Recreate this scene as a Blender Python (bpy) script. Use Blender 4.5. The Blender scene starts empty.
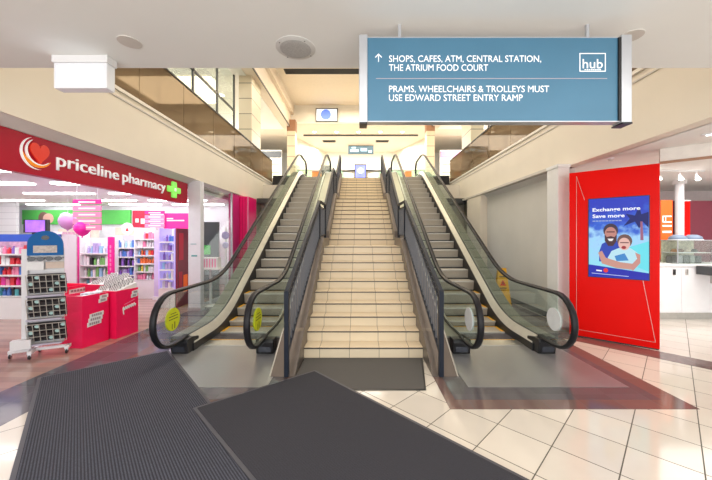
import bpy, bmesh, math, random
from mathutils import Matrix, Vector
random.seed(7)
C = bpy.context.scene.collection
R = math.radians
PI = math.pi
H = 1.8
F = 315.0
CX = 0.05          # centre line of stair and escalators
TOP = 4.58         # upper floor level

# ------------------------------------------------------------------ materials
MATS = {}
def mat(name, col, rough=0.5, metal=0.0, emis=0.0, ecol=None, noise=0.06, nscale=8.0, spec=0.5, bump=0.0, coat=0.0):
    if name in MATS: return MATS[name]
    m = bpy.data.materials.new(name); m.use_nodes = True
    nt = m.node_tree; b = nt.nodes['Principled BSDF']
    c = (col[0], col[1], col[2], 1)
    b.inputs['Base Color'].default_value = c
    b.inputs['Roughness'].default_value = rough
    b.inputs['Metallic'].default_value = metal
    b.inputs['Specular IOR Level'].default_value = spec
    if coat: b.inputs['Coat Weight'].default_value = coat
    if noise or bump:
        tc = nt.nodes.new('ShaderNodeTexCoord'); n = nt.nodes.new('ShaderNodeTexNoise')
        n.inputs['Scale'].default_value = nscale; n.inputs['Detail'].default_value = 3
        nt.links.new(tc.outputs['Object'], n.inputs['Vector'])
        if noise:
            mp = nt.nodes.new('ShaderNodeMapRange')
            mp.inputs['From Min'].default_value = .3; mp.inputs['From Max'].default_value = .7
            mp.inputs['To Min'].default_value = 1 - noise; mp.inputs['To Max'].default_value = 1 + noise * .5
            nt.links.new(n.outputs['Fac'], mp.inputs['Value'])
            mx = nt.nodes.new('ShaderNodeMix'); mx.data_type = 'RGBA'; mx.blend_type = 'MULTIPLY'
            mx.inputs['Factor'].default_value = 1
            mx.inputs['A'].default_value = c
            nt.links.new(mp.outputs['Result'], mx.inputs['B'])
            nt.links.new(mx.outputs['Result'], b.inputs['Base Color'])
        if bump:
            bp = nt.nodes.new('ShaderNodeBump'); bp.inputs['Strength'].default_value = bump; bp.inputs['Distance'].default_value = .01
            nt.links.new(n.outputs['Fac'], bp.inputs['Height']); nt.links.new(bp.outputs['Normal'], b.inputs['Normal'])
    if emis:
        e = ecol or col
        b.inputs['Emission Color'].default_value = (e[0], e[1], e[2], 1)
        b.inputs['Emission Strength'].default_value = emis
    MATS[name] = m
    return m

def glass(name, tint, gloss=0.12, rough=0.02, tcol=None):
    if name in MATS: return MATS[name]
    m = bpy.data.materials.new(name); m.use_nodes = True
    nt = m.node_tree; nt.nodes.remove(nt.nodes['Principled BSDF'])
    out = nt.nodes['Material Output']
    t = nt.nodes.new('ShaderNodeBsdfTransparent'); t.inputs['Color'].default_value = (*tint, 1)
    g = nt.nodes.new('ShaderNodeBsdfGlossy'); g.inputs['Roughness'].default_value = rough
    g.inputs['Color'].default_value = (*(tcol or (1, 1, 1)), 1)
    lw = nt.nodes.new('ShaderNodeLayerWeight'); lw.inputs['Blend'].default_value = .35
    mp = nt.nodes.new('ShaderNodeMapRange'); mp.inputs['To Min'].default_value = gloss; mp.inputs['To Max'].default_value = min(1, gloss + .12)
    nt.links.new(lw.outputs['Fresnel'], mp.inputs['Value'])
    mx = nt.nodes.new('ShaderNodeMixShader')
    nt.links.new(mp.outputs['Result'], mx.inputs['Fac'])
    nt.links.new(t.outputs[0], mx.inputs[1]); nt.links.new(g.outputs[0], mx.inputs[2])
    nt.links.new(mx.outputs[0], out.inputs['Surface'])
    MATS[name] = m
    return m

def nodes_mat(name):
    m = bpy.data.materials.new(name); m.use_nodes = True; MATS[name] = m
    return m, m.node_tree, m.node_tree.nodes['Principled BSDF']

def N(nt, t, **kw):
    n = nt.nodes.new('ShaderNode' + t)
    for k, v in kw.items(): setattr(n, k, v)
    return n
def mth(nt, op, a, b=None, c=None):
    n = N(nt, 'Math', operation=op)
    for i, v in enumerate((a, b, c)):
        if v is None: continue
        if isinstance(v, (int, float)): n.inputs[i].default_value = v
        else: nt.links.new(v, n.inputs[i])
    return n.outputs[0]
def mixc(nt, f, a, b, blend='MIX'):
    n = N(nt, 'Mix', data_type='RGBA', blend_type=blend)
    for k, v in (('Factor', f), ('A', a), ('B', b)):
        if isinstance(v, (int, float)): n.inputs[k].default_value = v
        elif isinstance(v, tuple): n.inputs[k].default_value = (*v, 1)
        else: nt.links.new(v, n.inputs[k])
    return n.outputs['Result']

def tile_mat(name, size, ang, ox, oy, col, grout, gw=.012, rough=.12, var=.06, axes='XY', noisec=None):
    """square tiles, random tint per tile; axes tells which object axes run over the tiles"""
    m, nt, b = nodes_mat(name)
    tc = N(nt, 'TexCoord'); mp = N(nt, 'Mapping')
    nt.links.new(tc.outputs['Object'], mp.inputs['Vector'])
    mp.inputs['Rotation'].default_value = (0, 0, ang) if axes == 'XY' else (0, 0, 0)
    sp = N(nt, 'SeparateXYZ'); nt.links.new(mp.outputs[0], sp.inputs[0])
    a = sp.outputs[axes[0]]; c = sp.outputs[axes[1]] if len(axes) > 1 else None
    def edge(v, s, o):
        u = mth(nt, 'DIVIDE', mth(nt, 'ADD', v, o), s)
        fr = mth(nt, 'FRACT', u)
        d = mth(nt, 'MINIMUM', fr, mth(nt, 'SUBTRACT', 1, fr))
        return mth(nt, 'LESS_THAN', d, gw / s / 2), mth(nt, 'FLOOR', u)
    e1, f1 = edge(a, size, ox)
    if c is not None:
        e2, f2 = edge(c, size, oy); e = mth(nt, 'MAXIMUM', e1, e2)
    else:
        e, f2 = e1, f1
    cb = N(nt, 'CombineXYZ'); nt.links.new(f1, cb.inputs[0]); nt.links.new(f2, cb.inputs[1])
    wn = N(nt, 'TexWhiteNoise'); nt.links.new(cb.outputs[0], wn.inputs['Vector'])
    ns = N(nt, 'TexNoise'); ns.inputs['Scale'].default_value = 3; ns.inputs['Detail'].default_value = 5
    nt.links.new(tc.outputs['Object'], ns.inputs['Vector'])
    v = mth(nt, 'ADD', mth(nt, 'MULTIPLY', wn.outputs['Value'], var), 1 - var * .6)
    v = mth(nt, 'MULTIPLY', v, mth(nt, 'ADD', mth(nt, 'MULTIPLY', ns.outputs['Fac'], .12), .94))
    cc = N(nt, 'CombineXYZ')
    for i in range(3): nt.links.new(v, cc.inputs[i])
    base = mixc(nt, 1, col, cc.outputs[0], 'MULTIPLY')
    base = mixc(nt, e, base, grout)
    nt.links.new(base, b.inputs['Base Color'])
    nt.links.new(mth(nt, 'ADD', mth(nt, 'MULTIPLY', e, .5), rough), b.inputs['Roughness'])
    return m

def stripe_mat(name, c1, c2, pitch, axis='X', duty=.5, rough=.5, metal=0, speck=0, rot=0, bump=0):
    m, nt, b = nodes_mat(name)
    tc = N(nt, 'TexCoord'); mp = N(nt, 'Mapping'); mp.inputs['Rotation'].default_value = (0, 0, rot)
    nt.links.new(tc.outputs['Object'], mp.inputs['Vector'])
    sp = N(nt, 'SeparateXYZ'); nt.links.new(mp.outputs[0], sp.inputs[0])
    fr = mth(nt, 'FRACT', mth(nt, 'DIVIDE', sp.outputs[axis], pitch))
    s = mth(nt, 'LESS_THAN', fr, duty)
    col = mixc(nt, s, c1, c2)
    if speck:
        n = N(nt, 'TexNoise'); n.inputs['Scale'].default_value = 130; n.inputs['Detail'].default_value = 4
        nt.links.new(tc.outputs['Object'], n.inputs['Vector'])
        f = mth(nt, 'ADD', mth(nt, 'MULTIPLY', n.outputs['Fac'], speck * 2), 1 - speck)
        cc = N(nt, 'CombineXYZ')
        for i in range(3): nt.links.new(f, cc.inputs[i])
        col = mixc(nt, 1, col, cc.outputs[0], 'MULTIPLY')
    nt.links.new(col, b.inputs['Base Color'])
    b.inputs['Roughness'].default_value = rough; b.inputs['Metallic'].default_value = metal
    if bump:
        bp = N(nt, 'Bump'); bp.inputs['Strength'].default_value = bump; bp.inputs['Distance'].default_value = .004
        nt.links.new(s, bp.inputs['Height']); nt.links.new(bp.outputs[0], b.inputs['Normal'])
    return m

M = {
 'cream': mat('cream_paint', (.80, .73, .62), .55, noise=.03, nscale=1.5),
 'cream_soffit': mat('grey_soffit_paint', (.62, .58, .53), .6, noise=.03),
 'ceil': mat('ceiling_paint', (.84, .84, .81), .7, noise=.03, nscale=.8),
 'white': mat('white_paint', (.80, .80, .80), .5, noise=.02),
 'gloss_white': mat('gloss_white', (.86, .87, .9), .2, noise=.02),
 'col_white': mat('column_white', (.74, .74, .80), .35, noise=.03),
 'greywall': mat('grey_hoarding', (.68, .665, .63), .55, noise=.05, nscale=1.2),
 'beige_ceil': mat('beige_ceiling', (.80, .71, .60), .7, noise=.03),
 'blue_sign': mat('sign_blue', (.065, .185, .29), .4, noise=.05, nscale=3),
 'alu': mat('brushed_aluminium', (.62, .64, .68), .35, .7, noise=.05),
 'steel': mat('stainless_steel', (.55, .54, .51), .28, .85, noise=.08, nscale=14),
 'letter': mat('white_lettering', (.9, .9, .92), .5, emis=.25, noise=0),
 'black': mat('black_plastic', (.012, .012, .014), .35, noise=0),
 'rubber': mat('black_handrail_rubber', (.010, .010, .013), .42, noise=0, spec=.3),
 'rail': mat('dark_blue_grey_rail_paint', (.013, .018, .030), .5, noise=.05, spec=.25),
 'rail_bal': mat('grey_baluster_paint', (.10, .105, .12), .4, .3, noise=.05),
 'redsign': mat('crimson_fascia', (.46, .001, .025), .35, noise=.03, spec=.3),
 'red': mat('bright_red_laminate', (.80, .003, .001), .35, noise=.03, nscale=2, spec=.12),
 'pinkred': mat('hot_pink_board', (.90, .005, .09), .4, noise=.04),
 'magenta': mat('magenta_board', (.88, .02, .32), .4, noise=.04),
 'pink': mat('light_pink', (.9, .28, .50), .45, noise=.04),
 'green': mat('leaf_green', (.10, .55, .10), .5, noise=.04),
 'yellow': mat('safety_yellow', (.85, .45, .01), .45, noise=.05),
 'lime': mat('lime_yellow_sticker', (.62, .66, .01), .45, noise=.06),
 'orange': mat('orange_panel', (.9, .13, .01), .35, emis=.25, noise=.03),
 'blue': mat('header_blue', (.004, .12, .38), .5, noise=.03, spec=.2),
 'darkgrey': mat('dark_grey_panel', (.055, .06, .065), .35, noise=.06),
 'slab': mat('dark_slab_edge', (.02, .02, .022), .5, noise=0),
 'maroon': mat('maroon_wall', (.18, .02, .04), .4, noise=.04),
 'brownstone': mat('brown_stone', (.38, .20, .12), .5, noise=.1),
 'lampw': mat('lit_tube', (1, 1, 1), .5, emis=9, noise=0),
 'lampdim': mat('lit_diffuser', (.9, .96, 1), .4, emis=1.1, noise=0),
 'downl': mat('lit_downlight', (1, .95, .85), .5, emis=9, noise=0),
 'mat_edge': mat('grey_rubber_edge', (.06, .06, .075), .5, noise=0),
 'clad': mat('bronze_cladding', (.15, .125, .11), .35, .5, noise=.08, nscale=5),
}
M['glass'] = glass('clear_glass', (.93, .97, .95), .05)
M['esc_glass'] = glass('green_tint_glass', (.88, .94, .92), .05)
M['bronze'] = glass('bronze_glass', (.40, .34, .27), .10, .04, (.85, .75, .62))
def bronze():
    m = M['bronze']; nt = m.node_tree; out = nt.nodes['Material Output']
    old = out.inputs['Surface'].links[0].from_socket
    d = nt.nodes.new('ShaderNodeBsdfDiffuse'); d.inputs['Color'].default_value = (.27, .19, .12, 1)
    mx = nt.nodes.new('ShaderNodeMixShader'); mx.inputs['Fac'].default_value = .45
    nt.links.new(old, mx.inputs[1]); nt.links.new(d.outputs[0], mx.inputs[2]); nt.links.new(mx.outputs[0], out.inputs['Surface'])
bronze()
M['green_glass'] = glass('pale_green_glass', (.70, .88, .78), .08)
M['tile'] = tile_mat('cream_floor_tile', .456, R(45), 0, 0, (.68, .625, .55), (.09, .08, .06), .009, .10, .10)
M['granite'] = tile_mat('dark_granite_tile', .40, 0, 0, 0, (.115, .105, .115), (.04, .04, .04), .006, .10, .25)
M['granite2'] = tile_mat('red_brown_granite_tile', .40, 0, 0, 0, (.17, .11, .10), (.06, .05, .05), .006, .10, .2)
M['darktile'] = tile_mat('dark_threshold_tile', .38, 0, 0, 0, (.12, .11, .135), (.05, .05, .06), .007, .10, .5)
M['stair'] = tile_mat('stair_tile', .443, 0, .208, 0, (.79, .67, .48), (.22, .18, .13), .007, .25, .03, axes='X')
M['tread'] = tile_mat('stair_tread_tile', .443, 0, .208, 0, (.74, .61, .43), (.25, .19, .12), .007, .28, .03, axes='X')
M['stone'] = None
def stone_mat():
    m, nt, b = nodes_mat('stacked_stone_cladding')
    tc = N(nt, 'TexCoord'); sp = N(nt, 'SeparateXYZ'); nt.links.new(tc.outputs['Object'], sp.inputs[0])
    fr = mth(nt, 'FRACT', mth(nt, 'DIVIDE', sp.outputs['Z'], .6))
    e = mth(nt, 'LESS_THAN', fr, .05)
    nt.links.new(mixc(nt, e, (.76, .66, .50), (.26, .22, .16)), b.inputs['Base Color'])
    b.inputs['Roughness'].default_value = .4
    return m
M['stone'] = stone_mat()
M['timber'] = stripe_mat('timber_vinyl', (.40, .25, .21), (.34, .21, .18), .3, 'Y', .5, .16, 0, .08)
M['matA'] = stripe_mat('ribbed_carpet_mat', (.022, .024, .036), (.066, .070, .094), .020, 'X', .5, .95, 0, .7, 0, .6)
M['matB'] = stripe_mat('smooth_carpet_mat', (.028, .028, .037), (.032, .032, .042), .02, 'X', .5, .95, 0, .75)
M['matC'] = stripe_mat('doormat_pile', (.085, .08, .075), (.10, .095, .09), .02, 'Y', .5, .95, 0, .5)
M['plate'] = stripe_mat('ribbed_steel_plate', (.30, .30, .30), (.40, .40, .41), .03, 'Y', .5, .30, .55, .12)
M['step'] = stripe_mat('escalator_step_metal', (.52, .465, .39), (.38, .34, .29), .02, 'X', .4, .42, .15, .05)
M['groove'] = stripe_mat('grooved_magenta_panel', (.80, .01, .16), (.50, .005, .10), .09, 'Y', .12, .3)
M['louvre'] = stripe_mat('boarded_white_wall', (.74, .74, .78), (.55, .55, .60), .22, 'Z', .08, .5)
M['cards'] = stripe_mat('printed_cards', (.10, .09, .10), (.72, .70, .68), .034, 'X', .55, .5)

# ------------------------------------------------------------------ mesh helpers
def new_bm(): return bmesh.new()
def bx(bm, x0, x1, y0, y1, z0, z1):
    v = [bm.verts.new(p) for p in ((x0,y0,z0),(x1,y0,z0),(x1,y1,z0),(x0,y1,z0),(x0,y0,z1),(x1,y0,z1),(x1,y1,z1),(x0,y1,z1))]
    for f in ((3,2,1,0),(4,5,6,7),(0,1,5,4),(1,2,6,5),(2,3,7,6),(3,0,4,7)): bm.faces.new([v[i] for i in f])
    return bm
def B(*a): return bx(new_bm(), *a)
def Bs(*bs):
    bm = new_bm()
    for b in bs: bx(bm, *b)
    return bm
def prism(bm, pts, axis, a0, a1):
    """pts: 2-D polygon; axis: extrusion axis; the other two in XYZ order"""
    def mk(p, a):
        return {'X': (a, p[0], p[1]), 'Y': (p[0], a, p[1]), 'Z': (p[0], p[1], a)}[axis]
    lo = [bm.verts.new(mk(p, a0)) for p in pts]; hi = [bm.verts.new(mk(p, a1)) for p in pts]
    n = len(pts)
    bm.faces.new(lo[::-1]); bm.faces.new(hi)
    for i in range(n): bm.faces.new((lo[i], lo[(i+1) % n], hi[(i+1) % n], hi[i]))
    bmesh.ops.recalc_face_normals(bm, faces=bm.faces[:])
    return bm
def P(pts, axis, a0, a1): return prism(new_bm(), pts, axis, a0, a1)
def sweep(bm, rings):
    vs = [[bm.verts.new(p) for p in r] for r in rings]
    n = len(vs[0])
    for a, b in zip(vs, vs[1:]):
        for i in range(n): bm.faces.new((a[i], a[(i+1) % n], b[(i+1) % n], b[i]))
    bm.faces.new(vs[0][::-1]); bm.faces.new(vs[-1])
    bmesh.ops.recalc_face_normals(bm, faces=bm.faces[:])
    return bm
def tube(bm, pts, r, n=8):
    pts = [Vector(p) for p in pts]; rings = []
    for i, p in enumerate(pts):
        d = (pts[min(i+1, len(pts)-1)] - pts[max(i-1, 0)]).normalized()
        u = d.orthogonal().normalized() if i == 0 else (u - d * u.dot(d)).normalized()
        w = d.cross(u)
        rr = r[i] if isinstance(r, (list, tuple)) else r
        rings.append([p + (u * math.cos(2*PI*k/n) + w * math.sin(2*PI*k/n)) * rr for k in range(n)])
    return sweep(bm, rings)
def T(pts, r, n=8): return tube(new_bm(), pts, r, n)
def lathe(bm, prof, c, axis='Z', n=20):
    rings = []
    for r, h in prof:
        ring = []
        for k in range(n):
            a = 2*PI*k/n; x, y = r*math.cos(a), r*math.sin(a)
            ring.append({'Z': (c[0]+x, c[1]+y, c[2]+h), 'Y': (c[0]+x, c[1]+h, c[2]+y), 'X': (c[0]+h, c[1]+x, c[2]+y)}[axis])
        rings.append(ring)
    return sweep(bm, rings)
def L(prof, c, axis='Z', n=20): return lathe(new_bm(), prof, c, axis, n)
def ellipse(cx, cy, rx, ry, n=20, a0=0, a1=2*PI):
    full = abs(a1 - a0 - 2*PI) < 1e-6
    return [(cx + rx*math.cos(a0+(a1-a0)*k/(n if full else n-1)), cy + ry*math.sin(a0+(a1-a0)*k/(n if full else n-1))) for k in range(n)]

# ------------------------------------------------------------------ object helpers
def root_of(o):
    while o.parent: o = o.parent
    return o
def obj(name, bm, m, parent=None, local=False, smooth=False, bevel=0, label=None):
    me = bpy.data.meshes.new(name)
    if isinstance(bm, bpy.types.Mesh): me = bm
    else: bm.to_mesh(me); bm.free()
    if parent is not None and not local:
        r = root_of(parent)
        mw = Matrix.Translation(r.location) @ r.rotation_euler.to_matrix().to_4x4()
        me.transform(mw.inverted())
    me.materials.clear(); me.materials.append(m)
    if smooth:
        for p in me.polygons: p.use_smooth = True
    o = bpy.data.objects.new(name, me); C.objects.link(o)
    if parent is not None: o.parent = parent
    if bevel:
        b = o.modifiers.new('bevel', 'BEVEL'); b.width = bevel; b.segments = 2; b.limit_method = 'ANGLE'
    if label: o['label'] = label
    return o
def thing(name, label, cat, loc=(0, 0, 0), rotz=0, group=None):
    o = bpy.data.objects.new(name, None); C.objects.link(o); o.empty_display_size = .1
    o.location = loc; o.rotation_euler = (0, 0, rotz); o['label'] = label; o['category'] = cat
    if group: o['group'] = group
    return o
def tag(o, label, cat, group=None):
    o['label'] = label; o['category'] = cat
    if group: o['group'] = group
    return o
def solo(name, bm, m, label, cat, group=None, loc=None, **k):
    """a thing that is one mesh; loc = its base, mesh given in world coordinates"""
    o = obj(name, bm, m, **k)
    if loc is not None:
        o.data.transform(Matrix.Translation(-Vector(loc))); o.location = loc
    return tag(o, label, cat, group)
def struct(name, bm, m, **k):
    o = obj(name, bm, m, **k); o['kind'] = 'structure'; return o
def copy_tree(o, parent=None):
    c = o.copy(); C.objects.link(c)
    if parent is not None: c.parent = parent
    for ch in list(o.children): copy_tree(ch, c)
    return c

def text_bm(s, w=None, h=None, depth=.004, align='LEFT', bold=0):
    """lettering as a mesh in local XZ plane (reads along +X, faces -Y); h = cap height"""
    cu = bpy.data.curves.new('t', 'FONT'); cu.body = s; cu.size = 1; cu.extrude = 0; cu.resolution_u = 3
    cu.offset = bold
    o = bpy.data.objects.new('t', cu); C.objects.link(o)
    dg = bpy.context.evaluated_depsgraph_get(); dg.update()
    me = bpy.data.meshes.new_from_object(o.evaluated_get(dg))
    bpy.data.objects.remove(o); bpy.data.curves.remove(cu)
    xs = [v.co.x for v in me.vertices]; x0, x1 = min(xs), max(xs)
    caph = .73
    sy = h / caph if h else (w / (x1 - x0))
    sx = w / (x1 - x0) if w else sy
    off = {'LEFT': 0, 'CENTER': .5}[align]
    bm = bmesh.new(); bm.from_mesh(me); bpy.data.meshes.remove(me)
    r = bmesh.ops.extrude_face_region(bm, geom=bm.faces[:])
    ext = [g for g in r['geom'] if isinstance(g, bmesh.types.BMVert)]
    es = set(ext)
    for v in bm.verts:
        x = (v.co.x - x0 - off * (x1 - x0)) * sx; z = v.co.y * sy
        v.co = Vector((x, 0 if v not in es else -depth, z))
    bmesh.ops.recalc_face_normals(bm, faces=bm.faces[:])
    return bm
def place(bm, loc, ux=(1, 0, 0), nz=(0, 0, 1)):
    """text/flat local frame: X->ux, Z->nz, -Y -> outward"""
    ux = Vector(ux).normalized(); nz = Vector(nz).normalized(); y = nz.cross(ux)
    m = Matrix(((ux.x, y.x, nz.x, loc[0]), (ux.y, y.y, nz.y, loc[1]), (ux.z, y.z, nz.z, loc[2]), (0, 0, 0, 1)))
    bm.transform(m); return bm

# ================================================================== CAMERA
cd = bpy.data.cameras.new('camera'); cam = bpy.data.objects.new('camera', cd); C.objects.link(cam)
cam.location = (0, 0, H); cam.rotation_euler = (R(90), 0, 0)
cd.sensor_width = 36; cd.lens = 36 * F / 712
cd.shift_x = -4 / 712; cd.shift_y = -3 / 712; cd.clip_end = 100
bpy.context.scene.camera = cam

# ================================================================== FLOORS
fl = struct('floor', B(-3.42, 14, -4, 15, -.06, 0), M['tile'])
# phase of the diagonal tile grid
for n in fl.data.materials[0].node_tree.nodes:
    if n.type == 'MAPPING': n.inputs['Location'].default_value = (0.294, 0.109, 0)
struct('floor.001', B(-4.18, -3.42, -4, 14, -.06, .0), M['darktile'])
struct('floor.002', B(-16, -4.18, -4, 14, -.06, .0), M['timber'])
# granite border round the escalator landings (kept in view at the right; left one lies mostly under the mats)
def border(s, k):
    def q(a, b): return sorted((CX + s*a, CX + s*b))
    a = q(.89, 3.50); struct('floor.%03d' % k, B(a[0], a[1], 3.29, 5.45, -.01, .003), M['granite2'])
    a = q(1.0, 3.28); struct('floor.%03d' % (k+1), B(a[0], a[1], 3.48, 5.40, -.008, .0045), M['granite'])
border(1, 3); border(-1, 5)
struct('floor.007', P([(3.55, 5.66), (4.90, 4.10), (5.2, 4.40), (3.80, 5.95)], 'Z', -.01, .003), M['granite2'])
struct('floor.008', B(3.6, 4.15, 5.7, 14, -.01, .002), M['granite'])
struct('floor.010', B(-3.42, 3.6, 5.45, 14, -.008, .002), M['granite'])

# upper floor
struct('floor.009', B(-10, 10, 14.85, 30, TOP-.5, TOP), mat('upper_floor_tile', (.7, .62, .5), .3))
for s in (-1, 1):
    a = sorted((CX + s*3.12, CX + s*4.0))
    struct('trim_%d' % (20+s), B(a[0], a[1], 14.25, 14.85, TOP-.9, TOP), M['slab'])

# ================================================================== MATS
def mat_quad(name, p0, p1, v, l, m, z, label):
    """p0, p1: the two far corners; v: direction of the long sides"""
    p0, p1 = Vector(p0), Vector(p1); v = Vector(v).normalized(); u = (p1-p0).normalized()
    t = thing(name, label, 'mat', (p0.x, p0.y, 0.003), math.atan2(-v.x, v.y) + PI)
    def q(i, z0, z1):
        c = [p0 + (u+v)*i, p1 + (v-u)*i, p1 + v*(l-i) - u*i, p0 + v*(l-i) + u*i]
        return P([(a.x, a.y) for a in c], 'Z', z0, z1)
    obj('edging', q(0, .0035+z, .0085+z), M['mat_edge'], t, bevel=.003)
    obj('pile', q(.035, .006+z, .0125+z), m, t)
    return t
mat_quad('floor_mat', (-4.10, 4.007), (-3.03, 4.99), (.668, -.744), 4.6, M['matA'], .0012, 'long ribbed charcoal carpet mat at the left, running from the left escalator')
mat_quad('floor_mat', (-1.743, 3.277), (-.602, 4.216), (.696, -.718), 4.2, M['matB'], .0125, 'smooth dark carpet mat in the middle foreground, overlapping the ribbed mat')
DZ = 0.0012
t = thing('doormat', 'small grey doormat at the foot of the tiled stairs', 'mat', (.05, 4.1, 0.003))
obj('edging', P([(-.86, 3.69), (.775, 3.69), (.93, 4.675), (-.83, 4.675)], 'Z', .0045, .008), M['black'], t)
obj('pile', P([(-.83, 3.71), (.755, 3.71), (.905, 4.66), (-.81, 4.66)], 'Z', .006, .011), M['matC'], t)

# ================================================================== STAIRCASE
SX0, SX1 = -.833, .937
RI, TR = TOP / 29, .29
FL = [(4.69, 0, 10), (8.55, 10, 10), (12.41, 20, 9)]
st = thing('staircase', 'wide cream tiled staircase rising between the two escalators', 'staircase', (CX, 4.69, 0))
noz = mat('dark_nosing_strip', (.06, .05, .045), .5, noise=0)
for (y0, k0, n) in FL:
    for i in range(n):
        y = y0 + i*TR; z = (k0+i+1)*RI; z0 = (k0+i)*RI
        last = i == n-1
        ye = y + TR if not last else {0: 8.55, 10: 12.41, 20: 14.9}[k0]
        nm = 'landing' if last else 'step'
        b = obj(nm, B(SX0, SX1, y, ye, z0-.02 if i else max(0, z0-.02), z-.012), M['stair'], st)
        obj('tread_tile', B(SX0+.001, SX1-.001, y-.006, ye+.001, z-.012, z), M['tread'], b)
        obj('nosing', B(SX0+.002, SX1-.002, y-.010, y+.0, z-.022, z-.004), noz, b)
def zs(y):   # nosing line of the stair
    for (y0, k0, n) in FL:
        y1 = y0 + (n-1)*TR
        if y <= y1: return max((k0+1)*RI + (y-y0)*RI/TR if y >= y0 or k0 == 0 else (k0)*RI, k0*RI if k0 else -9)
    return TOP
for s in (-1, 1):
    xo = sorted((CX + s*1.205, CX + s*.885))
    ys = [4.04, 4.4, 4.7] + [4.8 + .1*i for i in range(102)]
    top = [(y, max(.012, zs(y) + .20 if y > 4.7 else (y-4.04)*.577+.012)) for y in ys]
    pts = top + [(ys[-1], 0), (4.04, 0)]
    # split in convex-ish slices
    bm = new_bm()
    for (a, b) in zip(top, top[1:]):
        za, zb = max(0, a[1]-1.2), max(0, b[1]-1.2)
        if za == 0 and zb > 0: zb = 0
        prism(bm, [(a[0], za), (b[0], zb), b, a], 'X', xo[0], xo[1])
    bmesh.ops.remove_doubles(bm, verts=bm.verts[:], dist=1e-4)
    sg = obj('stringer', bm, M['clad'], st)
    e = CX + s*1.205
    bm = new_bm()
    sweep(bm, [[(e-.008, y, z+.004), (e+.008, y, z+.004), (e+.008, y, z-.02), (e-.008, y, z-.02)] for y, z in top])
    obj('edge_strip', bm, M['steel'], sg)

# stair railings
def railing(s):
    x = CX + s*.99
    t = thing('stair_railing', 'dark %s hand railing with grey balusters along the %s side of the tiled stairs' % (('left', 'left') if s < 0 else ('right', 'right')), 'railing', (x, 4.04, 0))
    t['label'] = 'dark metal railing with grey balusters on the %s side of the tiled stairs' % ('left' if s < 0 else 'right')
    nodes = [(4.04, 1.09), (7.25, 2.62), (8.45, 2.66), (11.1, 4.22), (12.35, 4.24), (14.8, 5.62), (15.3, 5.64)]
    obj('top_rail', sweep(new_bm(), [[(x-.028, y, z-.02), (x+.028, y, z-.02), (x+.028, y, z+.025), (x-.028, y, z+.025)] for y, z in nodes]), M['rail'], t)
    low = [(y, max(.12, z-.80)) for y, z in nodes]
    obj('middle_rail', sweep(new_bm(), [[(x-.018, y, z-.14), (x+.018, y, z-.14), (x+.018, y, z-.11), (x-.018, y, z-.11)] for y, z in nodes]), M['rail'], t)
    obj('bottom_rail', sweep(new_bm(), [[(x-.02, y, z-.015), (x+.02, y, z-.015), (x+.02, y, z+.015), (x-.02, y, z+.015)] for y, z in low]), M['rail'], t)
    def zi(nd, y):
        for (a, b) in zip(nd, nd[1:]):
            if y <= b[0]: return a[1] + (b[1]-a[1])*(y-a[0])/(b[0]-a[0])
        return nd[-1][1]
    for (y, z) in nodes:
        zb = .015 if y < 4.1 else max(0, zs(y)+.2)
        obj('post', B(x-.03, x+.03, y-.03, y+.03, zb, z+.02), M['rail'], t, bevel=.004)
    y = 4.18
    while y < 15.2:
        if min(abs(y-n[0]) for n in nodes) > .06:
            obj('baluster', B(x-.009, x+.009, y-.009, y+.009, zi(low, y)-.02, zi(nodes, y)-.10), M['rail_bal'], t)
        y += .125
    return t
railing(-1); railing(1)

# ================================================================== ESCALATORS
Y0, SL = 6.2, .5774
def zp(y):
    if y < 5.6: return 0
    if y < 6.8: return SL*(y-5.6)**2/2.4
    if y < 13.5: return SL*(y-Y0)
    if y < 14.8: return SL*(13.5-Y0) + SL*(y-13.5) - SL*(y-13.5)**2/2.6
    return TOP
YS = [4.60 + .12*i for i in range(9)] + [5.65 + .15*i for i in range(9)] + [7.2, 8.6, 10, 11.4, 12.8, 13.4] + [13.55 + .15*i for i in range(10)] + [15.2, 15.6]
def sec_sweep(sec, ys, clamp=True):
    rings = []
    for y in ys:
        z = zp(y); rings.append([(x, y, max(.003, z+dz) if clamp else z+dz) for x, dz in sec])
    return sweep(new_bm(), rings)
def rotx(pts): return pts
def handrail_path():
    pts = [(4.95, .26), (4.80, .235), (4.60, .235)]
    c, r = (4.53, .615), .375
    for k in range(13):
        a = -PI/2 - PI*k/12
        pts.append((c[0] + r*math.cos(a), c[1] + r*math.sin(a)))
    pts += [(y, zp(y)+.99) for y in YS if y > 4.65]
    c = (15.7, TOP + .615)
    for k in range(13):
        a = PI/2 - PI*k/12
        pts.append((c[0] + r*math.cos(a), c[1] + r*math.sin(a)))
    pts += [(15.5, TOP+.24), (15.3, TOP+.26)]
    return pts
HP = handrail_path()
def path_sweep(x, pts, w, t_in, t_out):
    rings = []
    for i, p in enumerate(pts):
        a = pts[max(0, i-1)]; b = pts[min(len(pts)-1, i+1)]
        d = Vector((b[0]-a[0], b[1]-a[1])).normalized(); n = Vector((-d.y, d.x))
        def q(dx, k): return (x+dx, p[0]+n.x*k, p[1]+n.y*k)
        rings.append([q(-w, -t_in), q(-w*.6, -t_in*1.2), q(w*.6, -t_in*1.2), q(w, -t_in), q(w, t_out*.5), q(w*.6, t_out), q(-w*.6, t_out), q(-w, t_out*.5)])
    return sweep(new_bm(), rings)

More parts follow.
